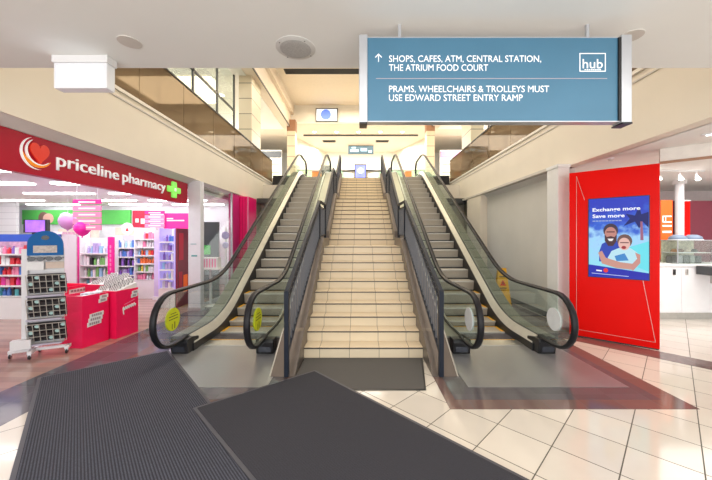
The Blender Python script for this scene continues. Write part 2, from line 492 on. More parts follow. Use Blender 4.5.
def escalator(cx, label):
    t = thing('escalator', label, 'escalator', (cx, 5.45, 0))
    # landing plate and comb
    obj('landing_plate', B(cx-.92, cx+1.0, 3.76, 5.30, .001, .008), M['plate'], t)
    cp = obj('comb_plate', B(cx-.5, cx+.5, 5.20, 5.47, .008, .014), M['steel'], t)
    obj('comb_teeth', Bs(*[(cx-.49+i*.028, cx-.476+i*.028, 5.47, 5.51, .004, .013) for i in range(35)]), M['yellow'], cp)
    # steps
    n = 0; y = 5.49
    while y < 14.9:
        zt = zp(y+.2) if y > 5.5 else 0
        zt = zp(y + .02)
        zprev = zp(y - .38)
        rise = max(.02, zt - zprev)
        # curved riser profile in YZ
        pts = [(y+.40, zt-.004), (y+.40, zt-.06)]
        m_ = 5
        pts += [(y+.05, zt-rise-.01)]
        for k in range(m_+1):
            a = k/m_
            pts.append((y + .035*math.sin(PI*a*.5 + PI*.5) + 0.0, zt - rise + (rise-.004)*a))
        s_ = obj('step', P([(p[0], max(p[1], -.2)) for p in pts], 'X', cx-.495, cx+.495), M['step'], t)
        obj('riser_shadow_gap', B(cx-.49, cx+.49, y-.0365, y-.03, zt-rise-.004, zt-rise+.03 if rise > .1 else zt-rise+.004), M['black'], s_)  # black strip: step gap with its shade put in as colour
        obj('nosing', B(cx-.492, cx+.492, y-.004, y+.03, zt-.022, zt+.0015), mat('step_nosing_metal', (.60, .57, .52), .35, .2), s_)
        if n < 5:
            obj('edge_marking', Bs((cx-.497, cx-.45, y+.005, y+.39, zt-.003, zt+.001), (cx+.45, cx+.497, y+.005, y+.39, zt-.003, zt+.001), (cx-.45, cx+.45, y+.355, y+.395, zt-.003, zt+.001)), M['yellow'], s_)
        y += .40; n += 1
    for s in (-1, 1):
        side = 'left' if s < 0 else 'right'
        X = lambda a: cx + s*a
        ys = [y for y in YS if y >= 5.1]
        obj('skirt_panel', sec_sweep([(X(.503), -.35), (X(.503), .125), (X(.53), .125), (X(.53), -.35)], [y for y in YS if y > 4.85], True), M['black'], t)
        obj('inner_decking', sec_sweep([(X(.505), .12), (X(.515), .14), (X(.592), .245), (X(.605), .245), (X(.605), .12)], [5.0] + ys), mat('pale_decking', (.70, .67, .60), .30, .45, noise=.06), t, smooth=False)
        obj('outer_decking', sec_sweep([(X(.635), .20), (X(.635), .225), (X(.88), .225), (X(.88), .20)], [5.0] + ys), mat('satin_decking', (.27, .28, .24), .35, .6, noise=.06), t)
        obj('side_cladding', sec_sweep([(X(.60), -.9), (X(.60), .20), (X(.885), .20), (X(.885), -.9)], [5.0] + ys), M['clad'], t)
        # glass balustrade
        inner = [(p[0], p[1]) for p in HP]
        bm = new_bm()
        gx0, gx1 = sorted((X(.614), X(.626)))
        low = [(4.53, .24)]
        poly_end = [(4.53 + .355*math.cos(a), .615 + .355*math.sin(a)) for a in [PI/2 + PI*k/12 for k in range(13)]]
        prism(bm, poly_end, 'X', gx0, gx1)
        gy = [4.53] + [y for y in YS if y > 4.6] + [15.7]
        sweep(bm, [[(gx0, y, zp(y)+.19 if y > 4.9 else .255), (gx1, y, zp(y)+.19 if y > 4.9 else .255), (gx1, y, zp(y)+.97), (gx0, y, zp(y)+.97)] for y in gy])
        poly_end = [(15.7 + .355*math.cos(a), TOP+.615 + .355*math.sin(a)) for a in [-PI/2 + PI*k/12 for k in range(13)]]
        prism(bm, poly_end, 'X', gx0, gx1)
        g = obj('glass_balustrade', bm, M['esc_glass'], t)
        obj('glass_clamp', sec_sweep([(X(.605), .19), (X(.605), .25), (X(.635), .25), (X(.635), .19)], [5.0] + ys), M['black'], g)
        obj('handrail', path_sweep(X(.62), HP, .042, .012, .03), M['rubber'], t, smooth=True)
        # newel shoe
        xa, xb = sorted((X(.52), X(.79)))
        sh = obj('newel_shoe', P([(4.84, .003), (5.16, .003), (5.16, .19), (4.96, .235), (4.82, .235), (4.80, .19)], 'X', xa, xb), M['black'], t, bevel=.012)
        xa, xb = sorted((X(.57), X(.75)))
        obj('shoe_plate', B(xa, xb, 4.815, 4.86, .04, .16), mat('dark_shoe_plate', (.05, .055, .07), .25, .4), sh)
        # round sticker
        sx = X(.626) if s*cx < 0 else X(.614)
        st_ = L([(.001, -.012), (.165, -.012), (.165, .012), (.001, .012)], (X(.62), 4.60, .60), 'X', 28)
        obj('round_sticker', st_, M['lime'] if cx < 0 else MATS.get('white_sticker') or mat('white_sticker', (.72, .74, .76), .5), g, label=('yellow round warning sticker' if cx < 0 else 'white round sticker'))
        if cx < 0:
            bm = Bs((X(.62)-.0135, X(.62)+.0135, 4.56, 4.575, .46, .54), (X(.62)-.0135, X(.62)+.0135, 4.62, 4.64, .46, .56), (X(.62)-.0135, X(.62)+.0135, 4.49, 4.71, .60, .612), (X(.62)-.0135, X(.62)+.0135, 4.49, 4.71, .64, .652), (X(.62)-.0135, X(.62)+.0135, 4.53, 4.67, .68, .69))
            obj('sticker_print', bm, mat('dark_sticker_ink', (.10, .11, .02), .6, noise=0), g)
    return t
escalator(CX-2.165, 'escalator left of the tiled stairs, with yellow round stickers on its glass')
escalator(CX+2.165, 'escalator right of the tiled stairs, with white round stickers on its glass')

# ================================================================== SIDES OF THE VOID (bulkheads, balustrades, upper walkways)
FA = 4.05   # distance of bulkhead face from centre line
def side(s):
    def q(a, b): return tuple(sorted((CX + s*a, CX + s*b)))
    nm = 'left' if s < 0 else 'right'
    k = 0 if s < 0 else 1
    struct('wall_bulkhead_%s' % nm, B(*q(FA, FA+.22), 2.8, 15.4, 3.20, 4.22), M['cream'])
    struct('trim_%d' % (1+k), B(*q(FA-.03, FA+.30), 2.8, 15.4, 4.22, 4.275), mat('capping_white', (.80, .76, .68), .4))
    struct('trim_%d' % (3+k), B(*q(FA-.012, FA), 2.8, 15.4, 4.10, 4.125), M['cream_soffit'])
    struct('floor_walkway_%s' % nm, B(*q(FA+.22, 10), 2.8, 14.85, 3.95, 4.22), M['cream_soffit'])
    # glass balustrade on the bulkhead
    t = thing('glass_balustrade', 'bronze tinted glass balustrade with dark handrail above the %s bulkhead' % nm, 'balustrade', (CX+s*(FA+.1), 2.9, 4.275))
    y = 2.9
    while y < 14.4:
        obj('glass_panel', B(*q(FA+.094, FA+.106), y, y+1.46, 4.27, 5.33), M['bronze'], t)
        y += 1.475
    obj('handrail', B(*q(FA+.075, FA+.125), 2.9, 14.7, 5.33, 5.365), M['slab'], t)
    # glazed screen behind
    t = thing('glazed_screen', 'tall glazed screen with dark posts on the %s upper walkway' % nm, 'screen', (CX+s*4.95, 6.2, 4.22))
    for yy in (6.2, 7.7, 9.24, 10.8, 12.25):
        obj('post', B(*q(4.92, 4.98), yy-.03, yy+.03, 4.22, 8.1), M['darkgrey'], t)
    for a, b in ((6.23, 7.67), (7.73, 9.21), (9.27, 10.77), (10.83, 12.22)):
        obj('pane', B(*q(4.945, 4.955), a, b, 4.3, 8.05), M['glass'], t)
    obj('transom', B(*q(4.92, 4.98), 6.2, 12.25, 6.68, 6.74), M['darkgrey'], t)
    # stone column
    struct('wall_pier_%s' % nm, B(*q(4.28, 4.78), 12.3, 13.4, 4.22, 9.5), M['stone'])
    struct('wall_upper_%s' % nm, B(*q(8.0, 8.2), 2.8, 15, 4.22, 9.5), M['white'])
    struct('ceiling_walkway_%s' % nm, B(*q(4.5, 8.0), 2.8, 18.4, 8.1, 8.3), M['ceil'])
    struct('wall_hall_%s_side' % nm, B(*q(8.0, 8.2), 15, 26, TOP, 8.5), M['white'])
    struct('trim_%d' % (5+k), B(*q(4.08, 4.5), 2.8, 18.4, 8.12, 8.95), M['beige_ceil'])
    struct('trim_%d' % (7+k), B(*q(4.04, 4.08), 2.8, 18.4, 8.10, 8.16), M['darkgrey'])
    struct('trim_%d' % (9+k), B(*q(3.9, 4.5), 2.8, 18.4, 8.95, 9.5), M['beige_ceil'])
    # shops along the walkway, lit
    for yy in (7.5, 10.5, 14.0, 16.8):
        o = solo('downlight', L([(.001, -.02), (.10, -.02), (.12, 0), (.001, 0)], (CX+s*6.2, yy, 8.1), 'Z', 16), M['downl'], 'round downlight in the ceiling of the %s upper walkway' % nm, 'light', 'downlights over the %s upper walkway' % nm)
    # columns on the upper floor
    x = CX + s*3.98
    t = thing('stone_column', 'cream stone column with brown cap at the %s of the upper hall' % nm, 'column', (x, 18.2, TOP))
    obj('shaft', B(x-.23, x+.23, 17.97, 18.43, TOP, 7.85), M['stone'], t)
    obj('cap', B(x-.24, x+.24, 17.96, 18.44, 7.85, 8.5), M['brownstone'], t)
side(-1); side(1)

# high atrium ceiling, rear wall and hall beyond
struct('ceiling_atrium', B(-4.5, 4.6, 2.8, 18.4, 9.5, 9.7), M['beige_ceil'])
struct('wall_atrium_back', B(-8, 8.1, 18.4, 18.6, 8.5, 9.7), mat('bright_white_wall', (.9, .88, .83), .5, noise=0))
struct('ceiling_hall', B(-10, 10, 18.6, 26, 8.5, 8.7), M['beige_ceil'])
struct('trim_15', B(-3.7, 3.8, 20.6, 20.72, 8.42, 8.5), M['darkgrey'])
struct('wall_back', B(-10, 10, 25, 25.2, TOP, 8.5), mat('bright_white_wall2', (.9, .9, .87), .5, noise=0))
struct('wall_hall_left', P([(-4.6, 21), (-4.4, 21), (-2.6, 25), (-2.8, 25)], 'Z', TOP, 8.5), M['cream'])
struct('wall_hall_right', P([(4.5, 21), (4.7, 21), (2.9, 25), (2.7, 25)], 'Z', TOP, 8.5), M['cream'])
struct('ceiling_near', B(-16, 14, -4, 2.796, 3.3, 3.6), M['ceil'])
struct('ceiling_near_trim', B(-16, 14, 2.70, 2.80, 3.6, 9.6), M['cream'])

slot = thing('air_slot', 'long black air slot in the atrium ceiling left of the blue sign', 'vent', (-1.0, 14.6, 9.5))
obj('slot_body', B(-3.5, 1.5, 14.42, 14.84, 9.47, 9.5), M['black'], slot)
obj('slot_blade', Bs(*[(-3.45, 1.45, 14.46+.08*i, 14.48+.08*i, 9.455, 9.47) for i in range(5)]), mat('dark_blade', (.03, .03, .035), .4), slot)
for i, x in enumerate((-2.9, -1.5, -.1, 1.3, 2.7)):
    solo('downlight', L([(.001, -.02), (.09, -.02), (.11, 0), (.001, 0)], (x, 20.1, 8.5), 'Z', 16), M['downl'], 'small round downlight in the row along the front of the upper hall ceiling', 'light', 'downlights along the upper hall ceiling edge')
for i, x in enumerate((-1.6, 2.1)):
    t = thing('ceiling_vent', 'small dark slot vent in the upper hall ceiling, %s one of two' % ('left' if i == 0 else 'right'), 'vent', (x-.6, 22, 8.5))
    obj('frame', B(x-1.0, x-.1, 21.8, 22.2, 8.47, 8.5), M['darkgrey'], t)
    obj('blade', Bs(*[(x-.95, x-.15, 21.85+.1*j, 21.87+.1*j, 8.455, 8.47) for j in range(4)]), M['black'], t)

# ---- things of the upper hall
t = thing('wall_screen', 'small wall-mounted screen with a white and blue picture high on the atrium rear wall', 'screen', (-1.93, 18.35, 8.52))
obj('frame', B(-2.57, -1.29, 18.28, 18.40, 8.5, 9.27), M['darkgrey'], t)
pic = obj('picture', B(-2.52, -1.34, 18.27, 18.29, 8.55, 9.22), mat('pale_lit_picture', (.75, .82, .9), .4, emis=.9, ecol=(.75, .82, .92), noise=0), t)
obj('blue_ring', L([(.18, 0), (.30, 0), (.30, .01), (.18, .01)], (-1.98, 18.26, 8.9), 'Y', 24), mat('blue_lit', (.1, .2, .7), .4, emis=.8, noise=0), pic)
t = thing('hanging_sign', 'dark hanging sign with coloured print above the middle of the upper hall', 'sign', (.08, 22.8, 7.85))
obj('board', B(-.85, .98, 22.75, 22.85, 7.8, 8.42), mat('dark_teal_board', (.03, .07, .09), .35), t)
obj('print', Bs((-.7, -.1, 22.74, 22.75, 7.95, 8.12), (.05, .5, 22.74, 22.75, 8.0, 8.2), (.6, .85, 22.74, 22.75, 7.9, 8.05), (-.6, -.3, 22.74, 22.75, 8.2, 8.3)), mat('pale_blue_print', (.35, .55, .75), .4, emis=.3, noise=0), t)
t = thing('information_totem', 'black totem with a lit purple blue screen at the head of the stairs', 'totem', (.03, 16.6, TOP))
obj('body', B(-.28, .33, 16.55, 16.70, TOP, 5.62), M['black'], t)
scr = obj('screen', B(-.24, .29, 16.535, 16.552, TOP+.12, 5.57), mat('lit_violet_screen', (.25, .3, .9), .3, emis=1.2, noise=.4, nscale=3), t)
obj('screen_figure', L([(.001, 0), (.15, 0), (.15, .01), (.001, .01)], (.03, 16.52, 5.28), 'Y', 18), mat('white_lit', (.9, .92, 1), .4, emis=1.3, noise=0), scr)
t = thing('winged_counter', 'dark counter with pointed wings behind the totem in the upper hall', 'counter', (.05, 17.6, TOP))
obj('counter_top', P([(-1.0, 17.5), (-.3, 17.3), (.4, 17.3), (1.15, 17.5), (.4, 17.9), (-.3, 17.9)], 'Z', 5.42, 5.50), M['darkgrey'], t)
obj('pedestal', P([(-.4, 5.42), (.5, 5.42), (.35, TOP), (-.25, TOP)], 'Y', 17.4, 17.75), M['white'], t)
t = thing('glass_barrier', 'pale green glass barrier across the upper hall, left of the totem', 'balustrade', (-2.6, 19.2, TOP))
for x in (-3.9, -2.9, -1.9): obj('glass_panel', B(x, x+.96, 19.19, 19.21, TOP, 5.85), M['green_glass'], t)
obj('top_rail', B(-3.9, -.94, 19.17, 19.23, 5.85, 5.9), M['steel'], t)
t = thing('glass_barrier', 'pale green glass barrier across the upper hall, right of the totem', 'balustrade', (2.6, 19.2, TOP))
for x in (1.1, 2.1, 3.1): obj('glass_panel', B(x, x+.96, 19.19, 19.21, TOP, 5.85), M['green_glass'], t)
obj('top_rail', B(1.1, 4.06, 19.17, 19.23, 5.85, 5.9), M['steel'], t)
def cabinet(x0, x1, y, z1, m, label, cat):
    t = thing('cabinet', label, cat, ((x0+x1)/2, y+.25, TOP))
    obj('body', B(x0, x1, y, y+.5, TOP, z1-.04), m, t, bevel=.01)
    obj('top', B(x0-.03, x1+.03, y-.03, y+.53, z1-.04, z1), M['white'] if m is not M['darkgrey'] else M['black'], t)
    obj('plinth', B(x0+.04, x1-.04, y-.005, y+.02, TOP, TOP+.1), M['black'], t)
orange = mat('warm_orange_board', (.75, .30, .10), .5)
cabinet(-2.75, -2.25, 18.0, 5.6, orange, 'orange cabinet in the upper hall behind the left escalator top', 'cabinet')
cabinet(-2.1, -1.65, 17.2, 5.7, M['darkgrey'], 'dark cabinet between the left escalator top and the stairs', 'cabinet')
cabinet(2.6, 2.95, 18.0, 5.6, orange, 'orange cabinet in the upper hall behind the right escalator top', 'cabinet')
for s in (-1, 1):
    x = CX + s*7.1
    nm = 'left' if s < 0 else 'right'
    t = thing('shop_display', 'lit shop display wall at the far %s of the upper hall' % nm, 'display', (x, 21, TOP))
    obj('backing', B(x-1.8, x+1.8, 21, 21.2, TOP, 7.6), mat('lit_display_back', (.9, .9, .85), .5, emis=.5, noise=0), t)
    obj('header', B(x-1.8, x+1.8, 20.9, 21.0, 7.1, 7.5), M['pink'] if s > 0 else M['darkgrey'], t)
    for i in range(4): obj('shelf', B(x-1.7, x+1.7, 20.7, 21.0, TOP+.4+i*.55, TOP+.44+i*.55), M['stone'], t)

# ================================================================== LOWER RIGHT: grey wall, pier, column, soffit
struct('wall_right', B(4.20, 4.4, 6.45, 10.4, 0, 3.2), M['greywall'])
struct('wall_right_pier', B(3.98, 4.4, 10.4, 11.7, 0, 3.2), M['cream'])
struct('wall_right_rear', B(4.3, 4.5, 11.7, 14.2, 0, 3.2), mat('olive_wall', (.30, .29, .20), .5))
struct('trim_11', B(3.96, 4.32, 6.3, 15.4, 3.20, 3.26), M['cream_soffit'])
struct('trim_12', B(4.17, 4.2, 6.42, 6.455, 0, 3.2), M['red'])
struct('baseboard_right', B(4.175, 4.2, 6.5, 10.4, 0, .12), M['darkgrey'])
t = thing('column', 'slim white column between the grey wall and the red display wall', 'column', (3.94, 6.25, 0))
obj('shaft', B(3.80, 4.03, 6.05, 6.40, 0.0, 3.14), M['white'], t, bevel=.008)
obj('base_trim', B(3.79, 4.04, 6.04, 6.41, 0, .07), M['alu'], t)
obj('head', B(3.79, 4.04, 6.04, 6.41, 3.14, 3.2), M['white'], t)
struct('ceiling_right', B(4.30, 14, -1, 14.2, 3.20, 3.3), M['ceil'])
struct('wall_end_right', B(2.98, 4.4, 13.0, 13.1, 0, 3.95), M['cream'])
struct('wall_end_left', B(-4.3, -2.9, 13.0, 13.1, 0, 3.95), M['cream'])
struct('ceiling_under_right', B(2.98, 4.1, 12.2, 13.0, 3.1, 3.3), M['darkgrey'])
struct('ceiling_under_left', B(-4.0, -2.9, 12.2, 13.0, 3.1, 3.3), M['darkgrey'])

# red display wall, face from (3.84,5.78) to (4.75,4.99)
FX0, FY0, FX1, FY1 = 3.84, 5.78, 4.75, 4.99
ux, uy = FX1-FX0, FY1-FY0; fl_ = math.hypot(ux, uy); ang = math.atan2(uy, ux)
t = thing('display_wall', 'bright red freestanding display wall at the right holding a lit advertising screen', 'display', (FX0, FY0, 0), ang)
obj('body', B(0, fl_, 0, .30, 0.02, 2.97), M['red'], t, local=True, bevel=.004)
obj('plinth', B(.01, fl_-.01, .01, .29, 0, .02), M['black'], t, local=True)
silver = mat('silver_inlay', (.6, .35, .32), .3, .6, noise=0)
def inlay(a, b, w=.003):
    a = Vector((a[0], 0, a[1])); b = Vector((b[0], 0, b[1])); d = (b-a).normalized(); n = Vector((-d.z, 0, d.x))*w
    bm = new_bm(); vs = [(a+n), (b+n), (b-n), (a-n)]
    return prism(bm, [(v.x, v.z) for v in vs], 'Y', -.003, .001)
for a, b in (((.11, .13), (.11, 2.90)), ((.11, 2.90), (.23, 2.46)), ((.11, .13), (fl_-.05, .12)), ((fl_-.05, .12), (fl_-.20, 1.10))):
    obj('inlay_line', inlay(a, b), silver, t, local=True)
# advertising screen
sx0, sx1, sz0, sz1 = .243*fl_/1.0, .894*fl_, 1.106, 2.465
sx0 = .243*fl_
S = thing('advertising_screen', 'lit blue advertising screen on the red wall showing a bearded man and a child', 'screen', (FX0, FY0, 0), ang)
obj('bezel', B(sx0-.012, sx1+.012, -.012, .0, sz0-.012, sz1+.012), M['black'], S, local=True)
def lit(name, col, e=1.0): return mat(name, (.015, .015, .02), .4, emis=e, noise=0, ecol=col, spec=.2)
def sky_mat():
    m, nt, b = nodes_mat('lit_poster_sky')
    tc = N(nt, 'TexCoord'); sp = N(nt, 'SeparateXYZ'); nt.links.new(tc.outputs['Object'], sp.inputs[0])
    n = N(nt, 'TexNoise'); n.inputs['Scale'].default_value = 7; n.inputs['Detail'].default_value = 6
    nt.links.new(tc.outputs['Object'], n.inputs['Vector'])
    z = mth(nt, 'ADD', sp.outputs['Z'], mth(nt, 'MULTIPLY', mth(nt, 'SUBTRACT', n.outputs['Fac'], .5), 1.0))
    r = N(nt, 'ValToRGB'); cr = r.color_ramp
    nt.links.new(mth(nt, 'DIVIDE', mth(nt, 'SUBTRACT', z, 1.1), 1.4), r.inputs[0])
    cr.elements[0].color = (.25, .75, .85, 1); cr.elements[0].position = .05
    cr.elements[1].color = (.005, .03, .50, 1); cr.elements[1].position = .85
    e = cr.elements.new(.45); e.color = (.35, .65, .95, 1)
    e = cr.elements.new(.62); e.color = (.02, .12, .65, 1)
    b.inputs['Base Color'].default_value = (.01, .01, .02, 1)
    nt.links.new(r.outputs[0], b.inputs['Emission Color']); b.inputs['Emission Strength'].default_value = 1.0
    return m
base = obj('picture', B(sx0, sx1, -.014, -.011, sz0, sz1), sky_mat(), S, local=True)
W_ = sx1 - sx0
def U(px, py):   # photo zoom pixels on the screen (588.9..648.9 x 197..278) -> local
    return (sx0 + W_*(px-588.9)/60.0, sz1 - (py-197.6)/80.4*(sz1-sz0))
def blob(nm, pts, col, lay, e=1.0, label=None):
    q = [U(*p) for p in pts]
    return obj(nm, P(q, 'Y', -.014-.0012*lay, -.012), lit('lit_' + nm + '_%d' % lay, col, e), base, local=True, label=label)
def el(cx, cy, rx, ry, n=18): return ellipse(cx, cy, rx, ry, n)
blob('palm_leaves', [(625,226),(631,219),(627,214),(636,216),(640,207),(642,215),(648.5,213),(648.5,228),(643,222),(640,229),(636,222)], (.005,.012,.14), 1)
blob('palm_trunk', [(641,222),(643,222),(644,240),(641,240)], (.35,.12,.2), 2)
blob('pool', [(630,247),(648.8,241),(648.8,270),(632,264)], (.15,.75,.85), 1)
blob('man_shirt', [(600,252),(603,244),(611,240),(621,241),(625,248),(627,262),(600,262)], (.02,.06,.45), 2)
blob('man_arm', [(599,253),(603,251),(607,258),(622,262),(634,263),(634,269),(618,268),(603,264)], (.60,.30,.24), 6)
blob('man_hair', el(612, 230.5, 7.6, 7.2), (.05,.03,.05), 3)
blob('man_face', el(612, 234, 6.2, 7.2), (.55,.24,.20), 4)
blob('man_beard', [(605.8,234),(608,237),(612,236),(616,237),(618.3,234),(618,241),(614.5,246),(609.5,246),(606,241)], (.07,.025,.03), 5)
blob('man_smile', [(608.8,238.6),(615.2,238.6),(613.5,241),(610.5,241)], (.9,.85,.85), 6)
blob('man_eyes', [(607.8,231.2),(616.2,231.2),(616.2,232.4),(607.8,232.4)], (.12,.04,.04), 5)
blob('child_shirt', [(609,258),(613,251),(620,248),(632,248),(638,252),(640,262),(634,263),(614,263)], (.50,.78,.88), 5)
blob('shirt_print', [(616,256),(626,253),(630,260),(618,261)], (.05,.25,.6), 7)
blob('child_arm', [(631,266),(638,258),(636,252),(641,254),(641,262),(634,270)], (.60,.28,.24), 8)
blob('child_hair', el(626, 241, 7.4, 6.8), (.16,.08,.07), 6)
blob('child_face', el(625.6, 243.8, 5.8, 6.2), (.80,.48,.42), 7)
blob('child_mouth', el(625.2, 247.3, 2.4, 1.6, 10), (.35,.02,.03), 8)
blob('child_eyes', [(621.5,242),(630,242),(630,243),(621.5,243)], (.15,.06,.06), 8)
blob('banner', [(588.9,265.5),(648.9,271.5),(648.9,278),(588.9,278)], (.012,.02,.42), 9)
blob('red_mark', el(607, 270.8, 2.6, 2.2, 10), (.8,.03,.03), 10)
blob('white_mark', [(597,270.5),(603,270.9),(603,272.3),(597,271.9)], (.9,.9,.95), 10)
blob('banner_line', [(592,274),(630,275.3),(630,276),(592,274.7)], (.45,.5,.8), 10)
for s_, x, z, w in (('Exchange more', 593, 210.6, 48), ('Save more', 593, 217.2, 33)):
    bm = text_bm(s_, w=W_*w/60, h=.062, depth=.004, bold=.02)
    u = U(x, z); bm.transform(Matrix.Translation((u[0], -.018, u[1])))
    obj('lettering', bm, lit('lit_white', (.95, .97, 1), 1.1), base, local=True)
bm = Bs(*[(U(593+i*3.4, 0)[0], U(595.8+i*3.4, 0)[0], -.019, -.016, U(0, 221)[1], U(0, 220)[1]) for i in range(9)])
obj('small_print', bm, lit('lit_grey_print', (.5, .6, .9), .7), base, local=True)

# bank / shop behind the red wall
struct('wall_shop_back', B(5.2, 13, 9.6, 9.8, 0, 3.2), mat('pale_pink_wall', (.80, .70, .68), .5))
struct('wall_shop_partition', B(7.9, 13, 8.0, 8.1, 0, 2.72), M['maroon'])
t = thing('white_pole', 'round white pole standing behind the white counter at right', 'column', (7.89, 7.78, 0))
obj('shaft', L([(.001, 0), (.085, 0), (.085, 3.1), (.001, 3.1)], (7.89, 7.78, 0), 'Z', 20), M['gloss_white'], t, smooth=False)
obj('collar', L([(.001, 0), (.13, 0), (.13, .1), (.001, .1)], (7.89, 7.78, 3.1), 'Z', 20), M['white'], t)
obj('foot_ring', L([(.001, 0), (.09, 0), (.08, .03), (.001, .03)], (7.89, 7.78, 0), 'Z', 20), M['alu'], t)
t = thing('counter', 'white counter with two doors and steel plinth in the shop at right', 'counter', (7.2, 7.0, 0))
obj('body', B(6.3, 8.9, 6.85, 7.6, .15, 1.16), M['gloss_white'], t, bevel=.006)
obj('worktop', B(6.28, 8.9, 6.82, 7.62, 1.16, 1.2), M['white'], t, bevel=.004)
obj('plinth', B(6.34, 8.9, 6.9, 7.55, 0, .15), M['steel'], t)
for x in (6.32, 6.98):
    d = obj('door', B(x, x+.62, 6.835, 6.852, .17, 1.13), M['gloss_white'], t, bevel=.003)
    obj('handle', B(x+.47 if x < 6.5 else x+.08, x+.50 if x < 6.5 else x+.11, 6.80, 6.835, .98, 1.10), M['steel'] if x > 6.5 else M['black'], d)
t = thing('serving_ledge', 'dark serving ledge at the right end of the white counter', 'counter', (7.55, 6.6, 1.0))
obj('ledge', B(7.25, 8.9, 6.35, 6.8, 1.0, 1.18), M['darkgrey'], t, bevel=.01)
obj('bracket', B(7.6, 7.66, 6.5, 6.84, .80, 1.0), M['steel'], t)
_before = set(o.name for o in C.objects)
t = thing('display_case', 'glass display case with food on top of the white counter', 'display case', (7.3, 7.2, 1.2))
obj('glass_box', Bs((6.78, 7.55, 7.0, 7.012, 1.2, 1.72), (6.78, 6.79, 7.0, 7.4, 1.2, 1.72), (7.54, 7.55, 7.0, 7.4, 1.2, 1.72)), M['glass'], t)
obj('shelf', B(6.79, 7.54, 7.02, 7.38, 1.44, 1.455), M['white'], t)
obj('back_panel', B(6.79, 7.54, 7.38, 7.4, 1.2, 1.72), mat('cream_back_panel', (.75, .68, .52), .5, noise=.3, nscale=20), t)
obj('frame', Bs((6.77, 7.56, 6.99, 7.41, 1.72, 1.735), (6.77, 6.785, 6.99, 7.005, 1.2, 1.72), (7.545, 7.56, 6.99, 7.005, 1.2, 1.72)), M['alu'], t)
for i, (x, c) in enumerate(((6.9, (.45, .2, .08)), (7.05, (.16, .09, .05)), (7.2, (.6, .5, .4)), (7.36, (.12, .14, .12)))):
    solo('pastry', L([(.001, 0), (.055, .005), (.06, .04), (.03, .07), (.001, .075)], (x, 7.2, 1.456), 'Z', 14), mat('pastry_%d' % i, c, .6, bump=.3), '%s pastry on the shelf of the glass display case' % ('orange brown', 'dark brown', 'pale', 'greenish black')[i], 'pastry', smooth=True)
for i, (x, c) in enumerate(((6.85, (.16, .14, .15)), (6.99, (.35, .35, .37)), (7.13, (.12, .13, .12)), (7.27, (.28, .30, .28)), (7.42, (.09, .1, .1)))):
    solo('carton', B(x-.055, x+.055, 7.15, 7.28, 1.2, 1.37+.01*(i % 2)), mat('carton_%d' % i, c, .5), '%s carton at the bottom of the glass display case' % ('charcoal', 'pale grey', 'greenish black', 'sage grey', 'black')[i], 'carton', bevel=.004)
for i, x in enumerate((6.98, 7.33)):
    t = thing('blue_bowl', 'upturned blue grey bowl on top of the display case, %s' % ('at the left' if i == 0 else 'at the right'), 'bowl', (x, 7.2, 1.735))
    obj('bowl', L([(.001, .12), (.08, .115), (.15, .07), (.165, 0), (.001, 0)], (x, 7.2, 1.735), 'Z', 22), mat('blue_grey_ceramic', (.20, .27, .38), .35), t, smooth=True)
    obj('rim', L([(.160, 0), (.172, 0), (.172, .014), (.160, .014)], (x, 7.2, 1.735), 'Z', 22), M['white'], t)
for o in list(C.objects):      # the case stands right of the pole
    if o.name not in _before and o.parent is None: o.location.x += .28
t = thing('orange_banner', 'tall orange wall banner with white printed frame beside the red display wall', 'banner', (7.48, 7.69, 1.25))
obj('panel', B(7.34, 7.62, 7.68, 7.70, 1.25, 2.7), M['orange'], t)
for z0, z1 in ((2.05, 2.09), (2.15, 2.32), (1.9, 1.95)):
    obj('print', Bs((7.37, 7.59, 7.67, 7.68, z0, z1)) if z1-z0 < .1 else Bs((7.37, 7.59, 7.67, 7.68, z0, z0+.03), (7.37, 7.59, 7.67, 7.68, z1-.03, z1), (7.37, 7.39, 7.67, 7.68, z0, z1), (7.44, 7.455, 7.67, 7.68, z0, z1)), M['letter'], t)
t = thing('orange_banner', 'tall plain orange red wall banner behind the display case', 'banner', (7.9, 7.75, 1.25))
obj('panel', B(8.0, 8.28, 7.90, 7.92, 1.2, 2.70), M['red'], t)
obj('upper_batten', B(7.99, 8.29, 7.89, 7.93, 2.70, 2.73), M['white'], t)
t = thing('shop_wall_frame', 'white framed shopfront header over the entrance right of the red wall', 'frame', (5.6, 4.6, 2.98))
obj('header_beam', P([(4.78, 5.02), (6.6, 3.4), (6.66, 3.48), (4.84, 5.10)], 'Z', 2.98, 3.2), mat('warm_white', (.82, .76, .70), .5), t)
obj('edge_trim', P([(4.77, 5.01), (6.59, 3.39), (6.60, 3.40), (4.78, 5.02)], 'Z', 2.96, 3.0), M['brownstone'], t)
for i, (x, y, r_) in enumerate(((6.6, 6.6, .5), (7.9, 5.6, .4))):
    t = thing('ceiling_track_light', 'white track light under the shop ceiling, %s of two' % ('left' if i == 0 else 'right'), 'light', (x, y, 3.2))
    obj('track', B(x-.6, x+.6, y-.02, y+.02, 3.17, 3.2), M['white'], t)
    for k in (-.35, .1, .45):
        h = obj('lamp_head', T([(x+k, y, 3.17), (x+k, y, 3.08), (x+k-.05, y-.08, 3.0)], [.012, .02, .045], 12), M['gloss_white'], t)
        obj('lamp_glow', L([(.001, 0), (.04, 0), (.04, -.01), (.001, -.01)], (x+k-.055, y-.085, 2.995), 'Z', 12), M['downl'], h)
t = thing('linear_light', 'long slanting linear light set in the right soffit', 'light', (5.2, 3.6, 3.2))
obj('housing', P([(4.66, 4.3), (5.6, 2.9), (6.1, 3.0), (4.72, 4.36)], 'Z', 3.185, 3.2), M['white'], t)
obj('diffuser', P([(4.70, 4.28), (5.62, 2.95), (6.02, 3.02), (4.74, 4.31)], 'Z', 3.178, 3.186), mat('lit_linear', (1, 1, 1), .5, emis=3, noise=0), t)
